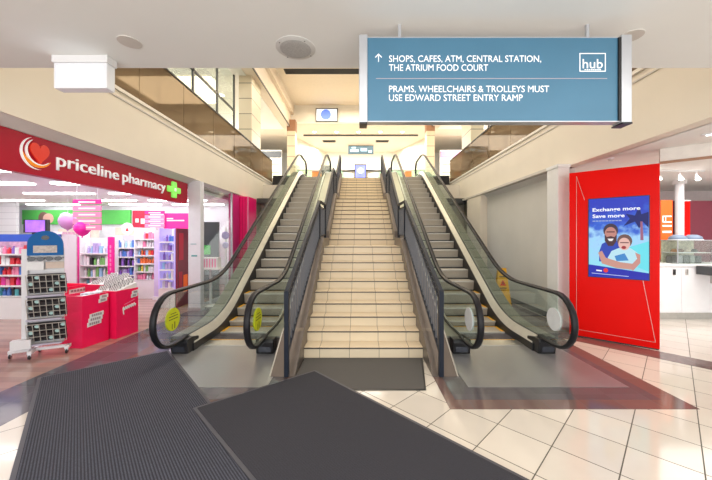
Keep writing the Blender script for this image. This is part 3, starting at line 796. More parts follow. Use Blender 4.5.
t = thing('smoke_detector', 'small round detector on the right soffit above the red wall', 'detector', (4.85, 5.4, 3.2))
obj('base', L([(.001, -.02), (.05, -.02), (.06, 0), (.001, 0)], (4.45, 5.6, 3.2), 'Z', 18), M['white'], t)
obj('grille', L([(.001, -.035), (.03, -.035), (.035, -.02), (.001, -.02)], (4.45, 5.6, 3.2), 'Z', 18), M['cream_soffit'], t)

# wet floor sign beside the right escalator
t = thing('caution_sign', 'yellow folding wet floor caution sign behind the right escalator glass', 'sign', (3.45, 7.8, 0))
def leaf(dy, lean):
    bm = new_bm()
    pts = [(-.13, 0), (-.075, 0), (-.07, .08), (.07, .08), (.075, 0), (.13, 0), (.075, .60), (-.075, .60)]
    prism(bm, pts, 'Y', -.008, .008)
    bm.transform(Matrix.Translation((3.50, 7.75, .02)) @ Matrix.Rotation(lean, 4, 'X') @ Matrix.Translation((0, 0, 0)))
    return bm
def cs(bm, dy, lean):
    bm.transform(Matrix.Translation((CSX, CSY+dy, .02)) @ Matrix.Rotation(lean, 4, 'X')); return bm
CSX, CSY = 3.42, 7.6
t.location = (CSX, CSY, 0)
pts = [(-.19, 0), (-.11, 0), (-.10, .10), (.10, .10), (.11, 0), (.19, 0), (.10, 1.02), (-.10, 1.02)]
for dy, ln, nm in ((-.14, -.13, 'front_panel'), (.14, .13, 'rear_panel')):
    pn = obj(nm, cs(P(pts, 'Y', -.01, .01), dy, ln), M['yellow'], t)
    if nm == 'front_panel':
        obj('warning_triangle', cs(P([(-.075, .62), (.075, .62), (0, .76)], 'Y', -.014, -.009), dy, ln), M['red'], pn)
        obj('falling_figure', cs(Bs((-.008, .008, -.018, -.013, .64, .72), (-.03, .03, -.018, -.013, .66, .672)), dy, ln), M['black'], pn)
        obj('print', cs(Bs((-.08, .08, -.014, -.009, .55, .575), (-.08, .08, -.014, -.009, .82, .845), (-.06, .06, -.014, -.009, .51, .525)), dy, ln), M['black'], pn)
obj('hinge', B(CSX-.10, CSX+.10, CSY-.03, CSY+.03, 1.02, 1.05), M['yellow'], t)

# ================================================================== NEAR CEILING THINGS
sY = 2.2
def SX(px): return (px-360)*sY/F
def SZ(py): return H-(py-237)*sY/F
t = thing('hanging_sign', 'large blue hanging directory sign with white text and aluminium ends', 'sign', (.9, sY, SZ(122)))
bd = obj('panel', B(SX(367.5), SX(619.5), sY, sY+.06, SZ(121), SZ(38)), M['blue_sign'], t)
obj('panel_edge', Bs((SX(367.5), SX(619.5), sY-.003, sY+.063, SZ(121)-.007, SZ(121)), (SX(367.5), SX(619.5), sY-.003, sY+.063, SZ(38), SZ(38)+.006)), M['alu'], bd)
for a, b in ((359, 367.5), (620, 630.5)):
    e = obj('end_cap', B(SX(a), SX(b), sY-.015, sY+.07, SZ(123), SZ(35.5)), M['alu'], t, bevel=.006)
    obj('cap_foot', B(SX(a)+.003, SX(b)-.003, sY-.02, sY+.08, SZ(124.6), SZ(123)), M['black'], e)
obj('shadow_gap', B(SX(617.6), SX(620), sY-.012, sY+.07, SZ(121), SZ(38)), M['black'], t)
for x in (SX(400), SX(590)):
    obj('hanger', B(x-.01, x+.01, sY+.02, sY+.04, SZ(38), 3.3), M['alu'], t)
def line(s_, x0, x1, yb, capx):
    bm = text_bm(s_, w=(x1-x0)*sY/F, h=capx*sY/F, depth=.002, bold=.0)
    bm.transform(Matrix.Translation((SX(x0), sY-.0005, SZ(yb)))); obj('lettering', bm, M['letter'], bd)
line('SHOPS, CAFES, ATM, CENTRAL STATION,', 389, 541, 62.0, 6.8)
line('THE ATRIUM FOOD COURT', 389, 488, 70.9, 6.8)
line('PRAMS, WHEELCHAIRS & TROLLEYS MUST', 389, 549, 92.2, 6.8)
line('USE EDWARD STREET ENTRY RAMP', 389, 522.5, 101.0, 6.8)
line('hub', 582.5, 602.5, 68.4, 9.8)
def zr(x0, x1, y0, y1): return (SX(x0), SX(x1), sY-.002, sY+.001, SZ(y1), SZ(y0))
obj('divider_line', Bs(zr(376, 607, 78.3, 78.9)), mat('pinkish_line', (.45, .4, .45), .5, noise=0), bd)
obj('logo_small_print', Bs(*[(SX(584.5+i*2.1), SX(586+i*2.1), sY-.002, sY+.001, SZ(70.2), SZ(69.4)) for i in range(8)]), M['letter'], bd)
obj('logo_frame', Bs(zr(579.4, 605.6, 53.2, 54), zr(579.4, 605.6, 70.9, 71.7), zr(579.4, 580.2, 54, 71), zr(604.8, 605.6, 54, 71)), M['letter'], bd)
bm = Bs(zr(378.1, 378.9, 54.3, 62))
def ar(pts): prism(bm, [(SX(a), SZ(b)) for a, b in pts], 'Y', sY-.002, sY+.001)
ar([(378.5, 53.6), (382, 57.2), (381.4, 57.8), (378.5, 54.8)]); ar([(378.5, 53.6), (378.5, 54.8), (375.6, 57.8), (375, 57.2)])
obj('arrow', bm, M['letter'], bd)

# emergency light box
t = thing('emergency_light', 'white box-shaped emergency light hanging under the near ceiling at upper left', 'light', (-2.29, 2.6, 3.0))
obj('housing', B(-2.53, -2.09, 2.60, 2.69, 3.03, 3.24), M['gloss_white'], t, bevel=.006)
obj('base_plate', B(-2.54, -2.08, 2.59, 2.70, 3.24, 3.30), M['white'], t, bevel=.004)
obj('diffuser', B(-2.50, -2.12, 2.592, 2.602, 3.045, 3.21), mat('lit_emergency_diffuser', (.80, .90, 1), .3, emis=.25, noise=0), t)
# ceiling speaker
t = thing('ceiling_speaker', 'round white speaker grille set in the near ceiling', 'speaker', (-.51, 2.5, 3.3))
obj('rim', L([(.001, -.012), (.125, -.012), (.155, -.004), (.155, 0), (.001, 0)], (-.51, 2.5, 3.3), 'Z', 36), mat('speaker_rim', (.66, .65, .62), .5), t, smooth=False)
obj('grille', L([(.001, -.02), (.10, -.017), (.122, -.012), (.001, -.012)], (-.51, 2.5, 3.3), 'Z', 36), mat('speaker_grille', (.50, .49, .47), .6, bump=.6, nscale=180, noise=.3), t)
for a in (40, 130, 220, 310):
    obj('screw', L([(.001, -.015), (.006, -.013), (.001, -.01)], (-.51+.138*math.cos(R(a)), 2.5+.138*math.sin(R(a)), 3.3), 'Z', 8), M['darkgrey'], t)
for i, (x, y) in enumerate(((-1.77, 2.42), (2.02, 2.35))):
    t = thing('access_ring', 'thin round ceiling ring %s' % ('behind the emergency light' if i == 0 else 'right of the blue sign'), 'ceiling fitting', (x, y, 3.3))
    obj('ring', L([(.065, -.006), (.08, -.006), (.08, 0), (.065, 0)], (x, y, 3.3), 'Z', 26), M['cream_soffit'], t)
    obj('disc', L([(.001, -.003), (.064, -.003), (.064, 0), (.001, 0)], (x, y, 3.3), 'Z', 26), M['ceil'], t)

# ================================================================== PHARMACY
t = thing('shop_sign', 'crimson fascia sign with white priceline pharmacy lettering and green cross', 'sign', (-4.2, 5.5, 2.6))
t['label'] = 'long crimson fascia sign with white lettering, swirl emblem and green cross over the pink shop'
def sgY(px): return 4.2*F/(360-px)
# board with rounded far lower corner
pts = [(0.5, 2.60), (7.52, 2.60)] + [(7.55+.12*math.cos(a), 2.72+.12*math.sin(a)) for a in (-PI/2, -PI/3, -PI/6, 0)] + [(7.67, 3.10), (0.5, 3.10)]
bd = obj('board', P(pts, 'X', -4.30, -4.20), M['redsign'], t)
def sign_text(s_, y0, y1, zb, h):
    bm = text_bm(s_, w=y1-y0, h=h, depth=.02, bold=.003)
    place(bm, (-4.2, y0, zb), (0, 1, 0), (0, 0, 1)); return bm
def fix(bm): return bm
obj('lettering', sign_text('priceline', 4.35, 5.47, 2.785, .19), M['letter'], bd)
obj('lettering', sign_text('pharmacy', 5.56, 6.78, 2.785, .19), M['letter'], bd)
# emblem: heart and swooshes in the YZ plane
def emb(pts, d, m, nm): return obj(nm, P(pts, 'X', -4.205, -4.2+d), m, bd)
ec = (4.07, 2.88)
hrt = []
for k in range(28):
    a = 2*PI*k/28
    hrt.append((ec[0]+.05+.0100*16*math.sin(a)**3*.78, ec[1]+.02+.0098*(13*math.cos(a)-5*math.cos(2*a)-2*math.cos(3*a)-math.cos(4*a))))
emb(hrt, .02, mat('heart_red', (.75, .03, .01), .3, emis=.15, noise=0), 'heart')
def arc(c, r0, r1, a0, a1, sy=1, n=18, sk=0):
    o_ = [(c[0]+r0*math.cos(R(a0+(a1-a0)*k/n)), c[1]+r0*sy*math.sin(R(a0+(a1-a0)*k/n))) for k in range(n+1)]
    w = [(math.sin(PI*k/n)) for k in range(n+1)]
    i_ = [(c[0]+(r0-(r0-r1)*w[k])*math.cos(R(a0+(a1-a0)*k/n)), c[1]+(r0-(r0-r1)*w[k])*sy*math.sin(R(a0+(a1-a0)*k/n))) for k in range(n+1)]
    return o_ + i_[::-1][1:-1]
def emb_arc(c, r0, r1, a0, a1, sy, d, m, nm):
    pts = arc(c, r0, r1, a0, a1, sy); n = 18
    o_, i_ = pts[:n+1], [pts[0]] + pts[n+1:][::-1] + [pts[n]]
    bm = new_bm()
    for k in range(n):
        q = [o_[k], o_[k+1], i_[k+1], i_[k]]
        if k == 0: q = [o_[0], o_[1], i_[1]]
        if k == n-1: q = [o_[k], o_[k+1], i_[k]]
        prism(bm, q, 'X', -4.205, -4.2+d)
    return obj(nm, bm, m, bd)
emb_arc((4.09, 2.88), .205, .182, 110, 285, 1.0, .015, M['letter'], 'swoosh')
emb_arc((4.10, 2.88), .185, .135, 185, 335, .95, .014, mat('orange_swoosh', (.9, .28, .01), .3, emis=.2, noise=0), 'swoosh')
emb_arc((4.11, 2.90), .165, .148, 120, 320, 1.0, .024, M['letter'], 'swoosh')
# green cross
cy, cz = 7.08, 2.86
crs = []
r_, w_ = .22, .085
pts = [(w_, w_), (w_, r_), (-w_, r_), (-w_, w_), (-r_, w_), (-r_, -w_), (-w_, -w_), (-w_, -r_), (w_, -r_), (w_, -w_), (r_, -w_), (r_, w_)]
bm = Bs((-4.205, -4.155, cy-w_, cy+w_, cz-r_*.82, cz+r_*.82), (-4.2045, -4.1555, cy-r_*1.1, cy+r_*1.1, cz-w_*.8, cz+w_*.8))
gc = obj('green_cross', bm, mat('lit_green_cross', (.25, .8, .12), .4, emis=.5, noise=0), bd, bevel=.02)
obj('cross_trim', Bs((-4.15, -4.145, cy-.035, cy+.035, cz-.035, cz+.035)), M['letter'], gc)

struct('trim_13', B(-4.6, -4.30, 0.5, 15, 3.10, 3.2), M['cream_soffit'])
lf = mat('light_fascia', (.80, .78, .74), .5, noise=.02)
struct('trim_14', P([(-4.30, 3.105), (-4.19, 3.105), (-4.02, 3.2), (-4.30, 3.2)], 'Y', 0.5, 15), lf)
struct('trim_16', P([(4.3, 3.09), (4.19, 3.09), (4.10, 3.2), (4.3, 3.2)], 'Y', 6.45, 10.4), lf)
t = thing('column', 'white panelled column at the right end of the crimson sign', 'column', (-4.05, 7.8, 0))
obj('shaft', B(-4.2, -3.9, 7.70, 7.88, 0, 3.17), M['col_white'], t, bevel=.006)
obj('notice', Bs((-4.14, -4.0, 7.694, 7.70, 1.62, 1.635), (-4.12, -3.98, 7.694, 7.70, 1.32, 1.36)), mat('teal_notice', (.12, .35, .38), .5, noise=0), t)
obj('base_trim', B(-4.21, -3.89, 7.69, 7.89, 0, .08), M['alu'], t)
struct('window_1', Bs((-4.02, -4.0, 7.9, 9.85, .1, 3.1)), M['glass'])
struct('window_2', Bs((-4.03, -3.99, 9.82, 9.88, 0, 3.17), (-4.03, -3.99, 7.9, 9.85, 0, .1)), M['alu'])
struct('ceiling_shop', B(-16, -4.3, 0.5, 12.5, 3.0, 3.08), mat('shop_ceiling', (.92, .92, .94), .6, noise=.02))
struct('wall_shop_rear', B(-16, -4.1, 12.0, 12.2, 0, 3.0), mat('shop_rear_wall', (.80, .80, .86), .5))
struct('wall_shop_side', B(-16, -11.9, 10.9, 11.0, 0, 3.0), M['louvre'])
# magenta pier and panel on the shop line
struct('wall_shop_panel', B(-4.12, -4.02, 9.88, 10.5, 0, 3.17), mat('deep_pink_panel', (.60, .02, .20), .35))
t = thing('magenta_pier', 'bright magenta grooved pier beside the left escalator', 'pier', (-4.0, 10.9, 0))
obj('front_panel', B(-4.12, -3.72, 10.5, 11.3, 0, 3.15), mat('hot_magenta_laminate', (.88, .005, .17), .3, noise=.02), t)
obj('edge_trim', B(-3.745, -3.715, 10.47, 10.5, 0, 3.15), M['pink'], t)
obj('groove', Bs(*[(-4.1+i*.09, -4.092+i*.09, 10.495, 10.501, .1, 3.1) for i in range(4)]), M['redsign'], t)
struct('wall_left_rear', B(-4.3, -4.1, 11.3, 13.0, 0, 3.2), M['cream'])

# fluorescent lights
n = 0
for yy in (5.6, 7.0, 8.6, 10.2, 11.5):
    for x in (-11.2, -8.2, -5.9):
        o = solo('fluorescent_light', B(x-.9, x+.9, yy-.09, yy+.09, 2.97, 3.0), M['lampw'], 'long fluorescent light in the rows on the pink shop ceiling', 'light', 'fluorescent lights in the pink shop', loc=(x, yy, 2.97))
# wall band
t = thing('wall_banner', 'long green wall banner with portrait at the back of the pink shop', 'banner', (-10.8, 11.95, 2.25))
obj('panel', B(-12.8, -8.7, 11.93, 12.0, 2.28, 2.82), M['green'], t)
obj('portrait_face', P(ellipse(-11.8, 2.50, .2, .2, 20), 'Y', 11.92, 11.93), mat('skin_print', (.75, .45, .38), .5, noise=0), t)
obj('portrait_hair', P(ellipse(-11.98, 2.52, .2, .23, 20), 'Y', 11.921, 11.93), mat('hair_print', (.22, .12, .1), .5, noise=0), t)
obj('portrait_coat', P(ellipse(-11.15, 2.5, .25, .24, 20), 'Y', 11.92, 11.93), mat('pale_blue_print2', (.65, .75, .9), .5, noise=0), t)
t = thing('wall_banner', 'red wall banner with white letters at the back of the pink shop', 'banner', (-8.3, 11.95, 2.3))
obj('panel', B(-8.62, -8.0, 11.93, 12.0, 2.15, 2.80), mat('crimson_banner', (.5, .01, .05), .4), t)
obj('print', Bs((-8.5, -8.38, 11.92, 11.93, 2.35, 2.5), (-8.3, -8.15, 11.92, 11.93, 2.3, 2.5)), M['white'], t)
t = thing('wall_banner', 'wide magenta banner with white lettering above the lit cosmetics stand', 'banner', (-6.2, 10.0, 2.1))
obj('panel', B(-6.2, -5.4, 9.95, 10.0, 1.95, 2.55), M['magenta'], t)
obj('print', Bs((-6.1, -5.55, 9.94, 9.95, 2.30, 2.34), (-6.1, -5.9, 9.94, 9.95, 2.36, 2.40)), M['white'], t)
t = thing('video_screen', 'purple lit screen standing over the left shelving of the pink shop', 'screen', (-9.4, 9.0, 1.95))
obj('casing', B(-9.62, -8.95, 9.0, 9.1, 1.92, 2.30), M['black'], t)
obj('picture', B(-9.55, -9.0, 8.985, 9.0, 1.94, 2.28), mat('lit_purple', (.32, .12, .75), .4, emis=.7, noise=.5, nscale=5), t)
obj('stem', B(-9.4, -9.3, 9.02, 9.08, 1.5, 1.92), M['black'], t)

# hanging pink category signs
def cat_sign(x, y, w, ztop, label):
    t = thing('hanging_sign', label, 'sign', (x, y, ztop-.6))
    for i in range(5):
        p = obj('sign_board', B(x-w/2, x+w/2, y-.01, y+.01, ztop-.135*(i+1)+.02-(.0 if i else -.02), ztop-.135*i), M['pink'] if i else M['magenta'], t)
        obj('print', B(x-w/2+.12, x+w/2-.12, y-.014, y-.01, ztop-.135*i-.075, ztop-.135*i-.04), M['white'], p)
    for dx in (-w/2+.08, w/2-.08):
        obj('wire', T([(x+dx, y, ztop), (x+dx, y, 3.0)], .004, 6), M['alu'], t)
cat_sign(-5.8, 6.7, .60, 2.60, 'pink five-bar hanging sign above the balloons')
cat_sign(-6.45, 9.9, .62, 2.62, 'pink five-bar hanging sign near the magenta banner')
t = thing('hanging_sign', 'small white hanging sign in front of the green banner', 'sign', (-8.4, 9.5, 2.5))
obj('board', B(-9.05, -8.6, 9.5, 9.52, 2.38, 2.5), M['white'], t)
obj('wire', T([(-8.82, 9.51, 2.5), (-8.82, 9.51, 3.0)], .004, 6), M['alu'], t)
# balloons
def balloon(x, y, z, r, m, label):
    t = thing('balloon', label, 'balloon', (x, y, z-r))
    prof = [(.001, -r*1.15), (r*.25, -r*1.02), (r*.62, -r*.75), (r*.92, -r*.30), (r, .1*r), (r*.9, r*.5), (r*.6, r*.85), (r*.25, r*1.02), (.001, r*1.05)]
    obj('envelope', L(prof, (x, y, z), 'Z', 24), m, t, smooth=True)
    obj('knot', L([(.001, -r*1.3), (r*.12, -r*1.28), (.01, -r*1.12)], (x, y, z), 'Z', 10), m, t)
    obj('string', T([(x, y, z-r*1.25), (x+.02, y, z-r*2.2), (x-.01, y, z-r*3.4)], .003, 5), M['white'], t)
    return t
balloon(-5.95, 6.75, 1.98, .15, mat('hot_pink_rubber', (.95, .02, .45), .25, noise=0), 'hot pink balloon beside the lilac one')
balloon(-6.45, 6.95, 2.14, .165, mat('lilac_rubber', (.62, .32, .68), .25, noise=0), 'lilac balloon beside the hot pink one')

# ---- shelving and products
protos = {}
def product(kind, m, w, h, label, group, loc, cat=None):
    key = (kind, m.name, round(w, 3), round(h, 3))
    if key not in protos:
        if kind == 'box':
            bm = B(-w/2, w/2, -.04, .04, 0, h)
        else:
            bm = L([(.001, 0), (w*.45, 0), (w*.45, h*.68), (w*.2, h*.8), (w*.22, h), (.001, h)], (0, 0, 0), 'Z', 8)
        me = bpy.data.meshes.new('product'); bm.to_mesh(me); bm.free(); me.materials.append(m)
        protos[key] = me
    nm = {'box': 'product_box', 'bottle': 'product_bottle'}[kind]
    o = bpy.data.objects.new(nm, protos[key]); C.objects.link(o); o.location = loc
    tag(o, label, 'box' if kind == 'box' else 'bottle', group)
    return o
PM = {
 'white': mat('pack_white', (.8, .8, .82), .4, noise=0), 'pink': mat('pack_pink', (.85, .25, .42), .4, noise=0),
 'purple': mat('pack_purple', (.25, .12, .5), .4, noise=0), 'blue': mat('pack_blue', (.08, .2, .6), .4, noise=0),
 'red': mat('pack_red', (.7, .03, .05), .4, noise=0), 'orange': mat('pack_orange', (.85, .2, .05), .4, noise=0),
 'teal': mat('pack_teal', (.1, .45, .5), .4, noise=0), 'yellow': mat('pack_yellow', (.85, .65, .1), .4, noise=0),
 'black': mat('pack_black', (.02, .02, .03), .35, noise=0), 'lilac': mat('pack_lilac', (.5, .42, .75), .4, noise=0),
 'green': mat('pack_green', (.2, .5, .15), .4, noise=0), 'sky': mat('pack_light_blue', (.35, .6, .85), .4, noise=0), 'magenta': mat('pack_magenta', (.8, .04, .35), .4, noise=0)}
ORD = ['lowest', 'second', 'third', 'fourth', 'fifth', 'sixth']
def shelving(label, short, loc, w, h, d, levels, rows, back, z0=.25, side=None, header=None, lit=False, step=.11, cab=False):
    """open shelving facing the camera; rows = list of colour lists from bottom to top"""
    x, y = loc
    t = thing('shelf_unit', label, 'shelving', (x+w/2, y, 0))
    obj('back_panel', B(x, x+w, y+d-.02, y+d, 0.02, h), back, t)
    obj('base', B(x, x+w, y, y+d-.02, 0, z0-.02), M['white'], t)
    for xx in (x, x+w-.03):
        obj('side_panel', B(xx, xx+.03, y+.0, y+d-.02, z0-.02, h), side or M['gloss_white'], t)
    if header: obj('header', B(x, x+w, y-.02, y+.02, h-.16, h), header, t)
    dz = (h - (.2 if header else .1) - z0)/levels
    for i in range(levels):
        z = z0 + dz*i
        s_ = obj('shelf', B(x+.03, x+w-.03, y+.01, y+d-.02, z-.02, z), M['white'], t)
        obj('price_strip', B(x+.03, x+w-.03, y, y+.01, z-.03, z+.004), M['white'], s_)
        cols = rows[i % len(rows)]
        xx = x + .03 + step*.6; j = 0
        while xx < x+w-.03-step*.4:
            c = cols[(j + (random.random() < .25)) % len(cols)]
            kind = 'bottle' if (i+j//3) % 2 else 'box'
            hh = dz*random.choice((.6, .72, .84))
            product(kind, PM[c], step*.82, round(hh, 2), '%s %s, %s shelf up of the %s' % ({'sky': 'light blue'}.get(c, c), {'box': 'packet', 'bottle': 'bottle'}[kind], ORD[i], short), 'products on the ' + short, (xx, y+.08+.04, z))
            xx += step; j += 1
    return t
lilacback = mat('lilac_backing', (.62, .60, .72), .4, noise=.03)
pinkback = mat('rose_backing', (.62, .35, .45), .45, noise=.3, nscale=12)
shelving('wide white shelving with blue header at the left edge, crowded with pink and red goods', 'blue-headed shelving at the left edge', (-8.9, 6.9), 2.35, 1.86, .4, 5,
         [['teal', 'black', 'blue', 'black'], ['red', 'magenta', 'pink', 'orange'], ['pink', 'blue', 'red', 'lilac'], ['red', 'pink', 'white', 'blue'], ['white', 'pink', 'red', 'purple']], pinkback, z0=.5, header=mat('royal_blue_header', (.03, .10, .60), .4), step=.10)
shelving('white shelving between two magenta side panels behind the bins', 'magenta-sided shelving', (-7.58, 8.5), .80, 1.78, .35, 4,
         [['white', 'teal'], ['white', 'green', 'sky'], ['green', 'white', 'black'], ['white', 'lilac', 'sky']], M['white'], z0=.4, step=.085)
for x, sd in ((-7.72, 'left'), (-6.76, 'right')):
    t = thing('promotional_banner', 'tall magenta display panel with white print at the %s of the magenta-sided shelving' % sd, 'panel', (x+.07, 8.46, 0))
    obj('panel', B(x, x+.15, 8.44, 8.49, 0, 1.80), M['magenta'], t)
    obj('print', Bs(*[(x+.055, x+.095, 8.435, 8.44, .9+.12*i, .98+.12*i) for i in range(6)]), M['pink'], t)
shelving('tall shelving with purple and blue goods right of the magenta side panels', 'purple goods shelving', (-7.85, 10.0), 1.0, 1.85, .4, 5,
         [['purple', 'lilac'], ['lilac', 'purple', 'blue'], ['purple', 'black'], ['blue', 'lilac', 'purple'], ['sky', 'blue', 'white']], lilacback, z0=.3, step=.085)
shelving('white gondola end shelving with orange and blue goods beside the lit stand', 'white gondola end', (-6.60, 9.2), .62, 2.08, .4, 6,
         [['white', 'pink'], ['green', 'yellow', 'white'], ['blue', 'orange', 'orange'], ['sky', 'orange', 'red'], ['pink', 'white'], ['red', 'white', 'pink']], M['white'], z0=.55, step=.08)
t = thing('promotional_banner', 'narrow white lilac panel between the gondola end and the lit cosmetics stand', 'panel', (-5.85, 9.15, 0))
obj('panel', B(-5.95, -5.78, 9.1, 9.15, 0, 2.0), mat('lilac_panel', (.66, .58, .85), .35), t)
obj('base', B(-5.96, -5.77, 9.05, 9.2, 0, .08), M['white'], t)
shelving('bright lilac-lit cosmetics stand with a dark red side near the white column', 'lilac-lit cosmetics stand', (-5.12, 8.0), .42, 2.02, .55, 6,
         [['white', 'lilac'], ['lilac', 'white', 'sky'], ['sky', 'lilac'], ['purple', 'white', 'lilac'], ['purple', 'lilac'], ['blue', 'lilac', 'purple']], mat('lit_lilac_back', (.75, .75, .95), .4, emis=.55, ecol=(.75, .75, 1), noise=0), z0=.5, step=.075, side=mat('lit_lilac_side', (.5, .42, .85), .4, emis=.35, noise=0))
t = thing('promotional_banner', 'dark red and white end panel at the side of the lilac-lit cosmetics stand', 'panel', (-4.66, 8.3, 0))
obj('panel', B(-4.69, -4.655, 8.02, 8.56, 0, 2.02), mat('deep_red_panel', (.25, .02, .05), .35), t)
obj('red_print', Bs((-4.654, -4.65, 8.1, 8.3, 1.2, 1.9), (-4.654, -4.65, 8.1, 8.25, .5, .9)), mat('print_red2', (.6, .02, .06), .4, noise=0), t)
obj('orange_print', Bs((-4.654, -4.65, 8.3, 8.5, .35, .8)), M['orange'], t)
# goods along the top of rear wall (poster rows)
shelving('narrow shelving with pink and white packets between the rack and the magenta side panels', 'narrow pink goods shelving', (-8.85, 9.0), .85, 1.95, .35, 6,
         [['pink', 'red'], ['white', 'pink', 'lilac'], ['magenta', 'pink', 'white'], ['pink', 'white'], ['yellow', 'pink', 'white'], ['white', 'sky', 'pink']], pinkback, z0=.3, step=.085)
t = thing('shelf_unit', 'low white shelving with pale posters along the rear wall of the pink shop', 'shelving', (-8.6, 11.7, 0))
obj('body', B(-11.2, -5.3, 11.6, 11.9, 0, 1.7), M['white'], t)
obj('poster_strip', Bs((-9.0, -8.3, 11.58, 11.6, 1.75, 2.15), (-8.1, -7.2, 11.58, 11.6, 1.75, 2.1)), mat('pale_poster', (.82, .72, .58), .5, noise=.15, nscale=6), t)
obj('poster_strip', Bs((-11.1, -9.6, 11.58, 11.6, 1.72, 2.1)), mat('cream_poster', (.85, .75, .65), .5, noise=.2, nscale=5), t)
t = thing('round_sign', 'round white sign with a red mark over the purple goods shelving', 'sign', (-8.1, 10.6, 1.9))
obj('disc', L([(.001, -.02), (.20, -.02), (.20, 0), (.001, 0)], (-7.82, 10.6, 2.08), 'Y', 28), M['white'], t)
obj('mark', P([(-7.87, 2.0), (-7.77, 2.0), (-7.82, 2.12)], 'Y', 10.572, 10.58), M['red'], t)
obj('stem', B(-7.84, -7.80, 10.6, 10.63, 1.6, 1.9), M['white'], t)

# ---- pink bins
lblue = mat('pale_leaflet', (.72, .80, .88), .5, noise=.3, nscale=30)
def pink_bin(loc, rot, w, d, h, label, sticker, tray):
    t = thing('promotional_bin', label, 'bin', (*loc, 0), rot)
    # local: front-right... origin = near corner, +Y along long visible side, -X to the left
    obj('body', Bs((-w, 0, 0, .02, 0, h), (-w, 0, d-.02, d, 0, h), (-w, -w+.02, .02, d-.02, 0, h), (-.02, 0, .02, d-.02, 0, h), (-w+.02, -.02, .02, d-.02, .0, h-.12)), M['pinkred'], t, local=True)
    if tray:
        obj('tray', P([(0.02, h-.03), (d-.02, h-.03), (d-.02, h+.10), (.02, h-.01)], 'X', -w+.02, -.02), M['white'], t, local=True)
    return t
bk = mat('sticker_grey_ink', (.35, .30, .33), .5, noise=0)
def splat(t, cy, cz, w, h, rows, z_=.006):
    """white irregular sticker on the +X side of a bin in local frame"""
    bm = new_bm()
    for i in range(rows):
        k = (i - (rows-1)/2)
        prism(bm, [(cy-w/2+.02*k, cz+k*h/rows-h/rows*.55-.0), (cy+w/2+.02*k, cz+k*h/rows-h/rows*.30), (cy+w/2+.02*k, cz+k*h/rows+h/rows*.75), (cy-w/2+.02*k, cz+k*h/rows+h/rows*.5)], 'X', 0, z_+.0005*i)
    s_ = obj('sticker', bm, M['white'], t, local=True)
    bm = new_bm()
    for i in range(rows):
        k = (i - (rows-1)/2)
        for j in range(5):
            y = cy - w/2 + .03 + j*(w-.06)/5 + .02*k
            bx(bm, z_+.003, z_+.005, y, y+(w-.06)/7, cz+k*h/rows-.01, cz+k*h/rows+.028)
    obj('sticker_print', bm, bk, s_, local=True)
b1 = pink_bin((-4.48, 5.08), R(-8), .42, .46, .84, 'hot pink bin nearest the sunglasses rack, with a white sticker', 1, False)
splat(b1, .22, .42, .24, .20, 3); splat(b1, .36, .74, .15, .12, 2)
b2 = pink_bin((-4.30, 5.56), R(-8), .50, .46, .84, 'red pink bin nearest the escalator, with white brush script', 1, True)
b3 = pink_bin((-4.85, 6.15), R(-8), .62, .50, .86, 'hot pink bin behind the front pair, holding a tray of cards', 1, True)
b4 = pink_bin((-5.50, 5.85), R(-8), .60, .50, .86, 'magenta pink bin behind the sunglasses rack', 1, False)
splat(b3, .25, .70, .30, .14, 2)
splat(b4, .25, .72, .34, .16, 2)
splat(b2, .38, .73, .14, .12, 2)
bm = new_bm()      # unreadable brush script: one looping stroke rising to the right, and a thin line above it
pts = [(.004, .13 + .27*k/40, .50 + .0011*k + .030*math.sin(k*.95)) for k in range(41)]
tube(bm, [(.004, .145, .40), (.004, .135, .46)] + pts, .009, 5)
obj('brush_script', bm, M['white'], b2, local=True)
obj('script_line', T([(.004, .16, .575), (.004, .38, .63)], .004, 5), M['pink'], b2, local=True)
# cards standing in the bins: every row card a thing
def cards(bin_, w, d, h, n, m, desc, group):
    mw = Matrix.Translation(bin_.location) @ bin_.rotation_euler.to_matrix().to_4x4()
    for i in range(n):
        for j in range(2):
            p = mw @ Vector((-w*.27 - j*w*.44, .06 + i*(d-.12)/(n-1), h - .02 + .10*(i/(n-1))))
            key = ('card', m.name)
            if key not in protos:
                bm = B(-.085, .085, -.004, .004, 0, .10); bm.transform(Matrix.Rotation(-.5, 4, 'X'))
                bx(bm, -.0, .0, 0, 0, 0, 0)
                me = bpy.data.meshes.new('card'); bm.to_mesh(me); bm.free(); me.materials.append(m); protos[key] = me
            o = bpy.data.objects.new('product_card', protos[key]); C.objects.link(o)
            o.location = p; o.rotation_euler = bin_.rotation_euler
            tag(o, desc, 'card', group)
cards(b2, .50, .46, .85, 5, M['cards'], 'printed product card standing in the bin nearest the escalator', 'cards in the bin nearest the escalator')
cards(b3, .62, .50, .87, 5, M['cards'], 'printed product card standing in the bin behind the front pair', 'cards in the rear pink bin')
def leaflets():
    mw = Matrix.Translation(b1.location) @ b1.rotation_euler.to_matrix().to_4x4()
    for i in range(6):
        bm = B(-.09, .09, -.065, .065, 0, .03)
        p = mw @ Vector((-.30 + .15*(i % 2) + .01*i, .11 + .11*(i//2), .73+.02*i))
        o = obj('leaflet_pack', bm, lblue); o.location = p; o.rotation_euler = (0, 0, .4*i)
        tag(o, 'pale blue and white leaflet pack lying in the bin nearest the sunglasses rack', 'leaflet', 'leaflet packs in the nearest bin')
leaflets()

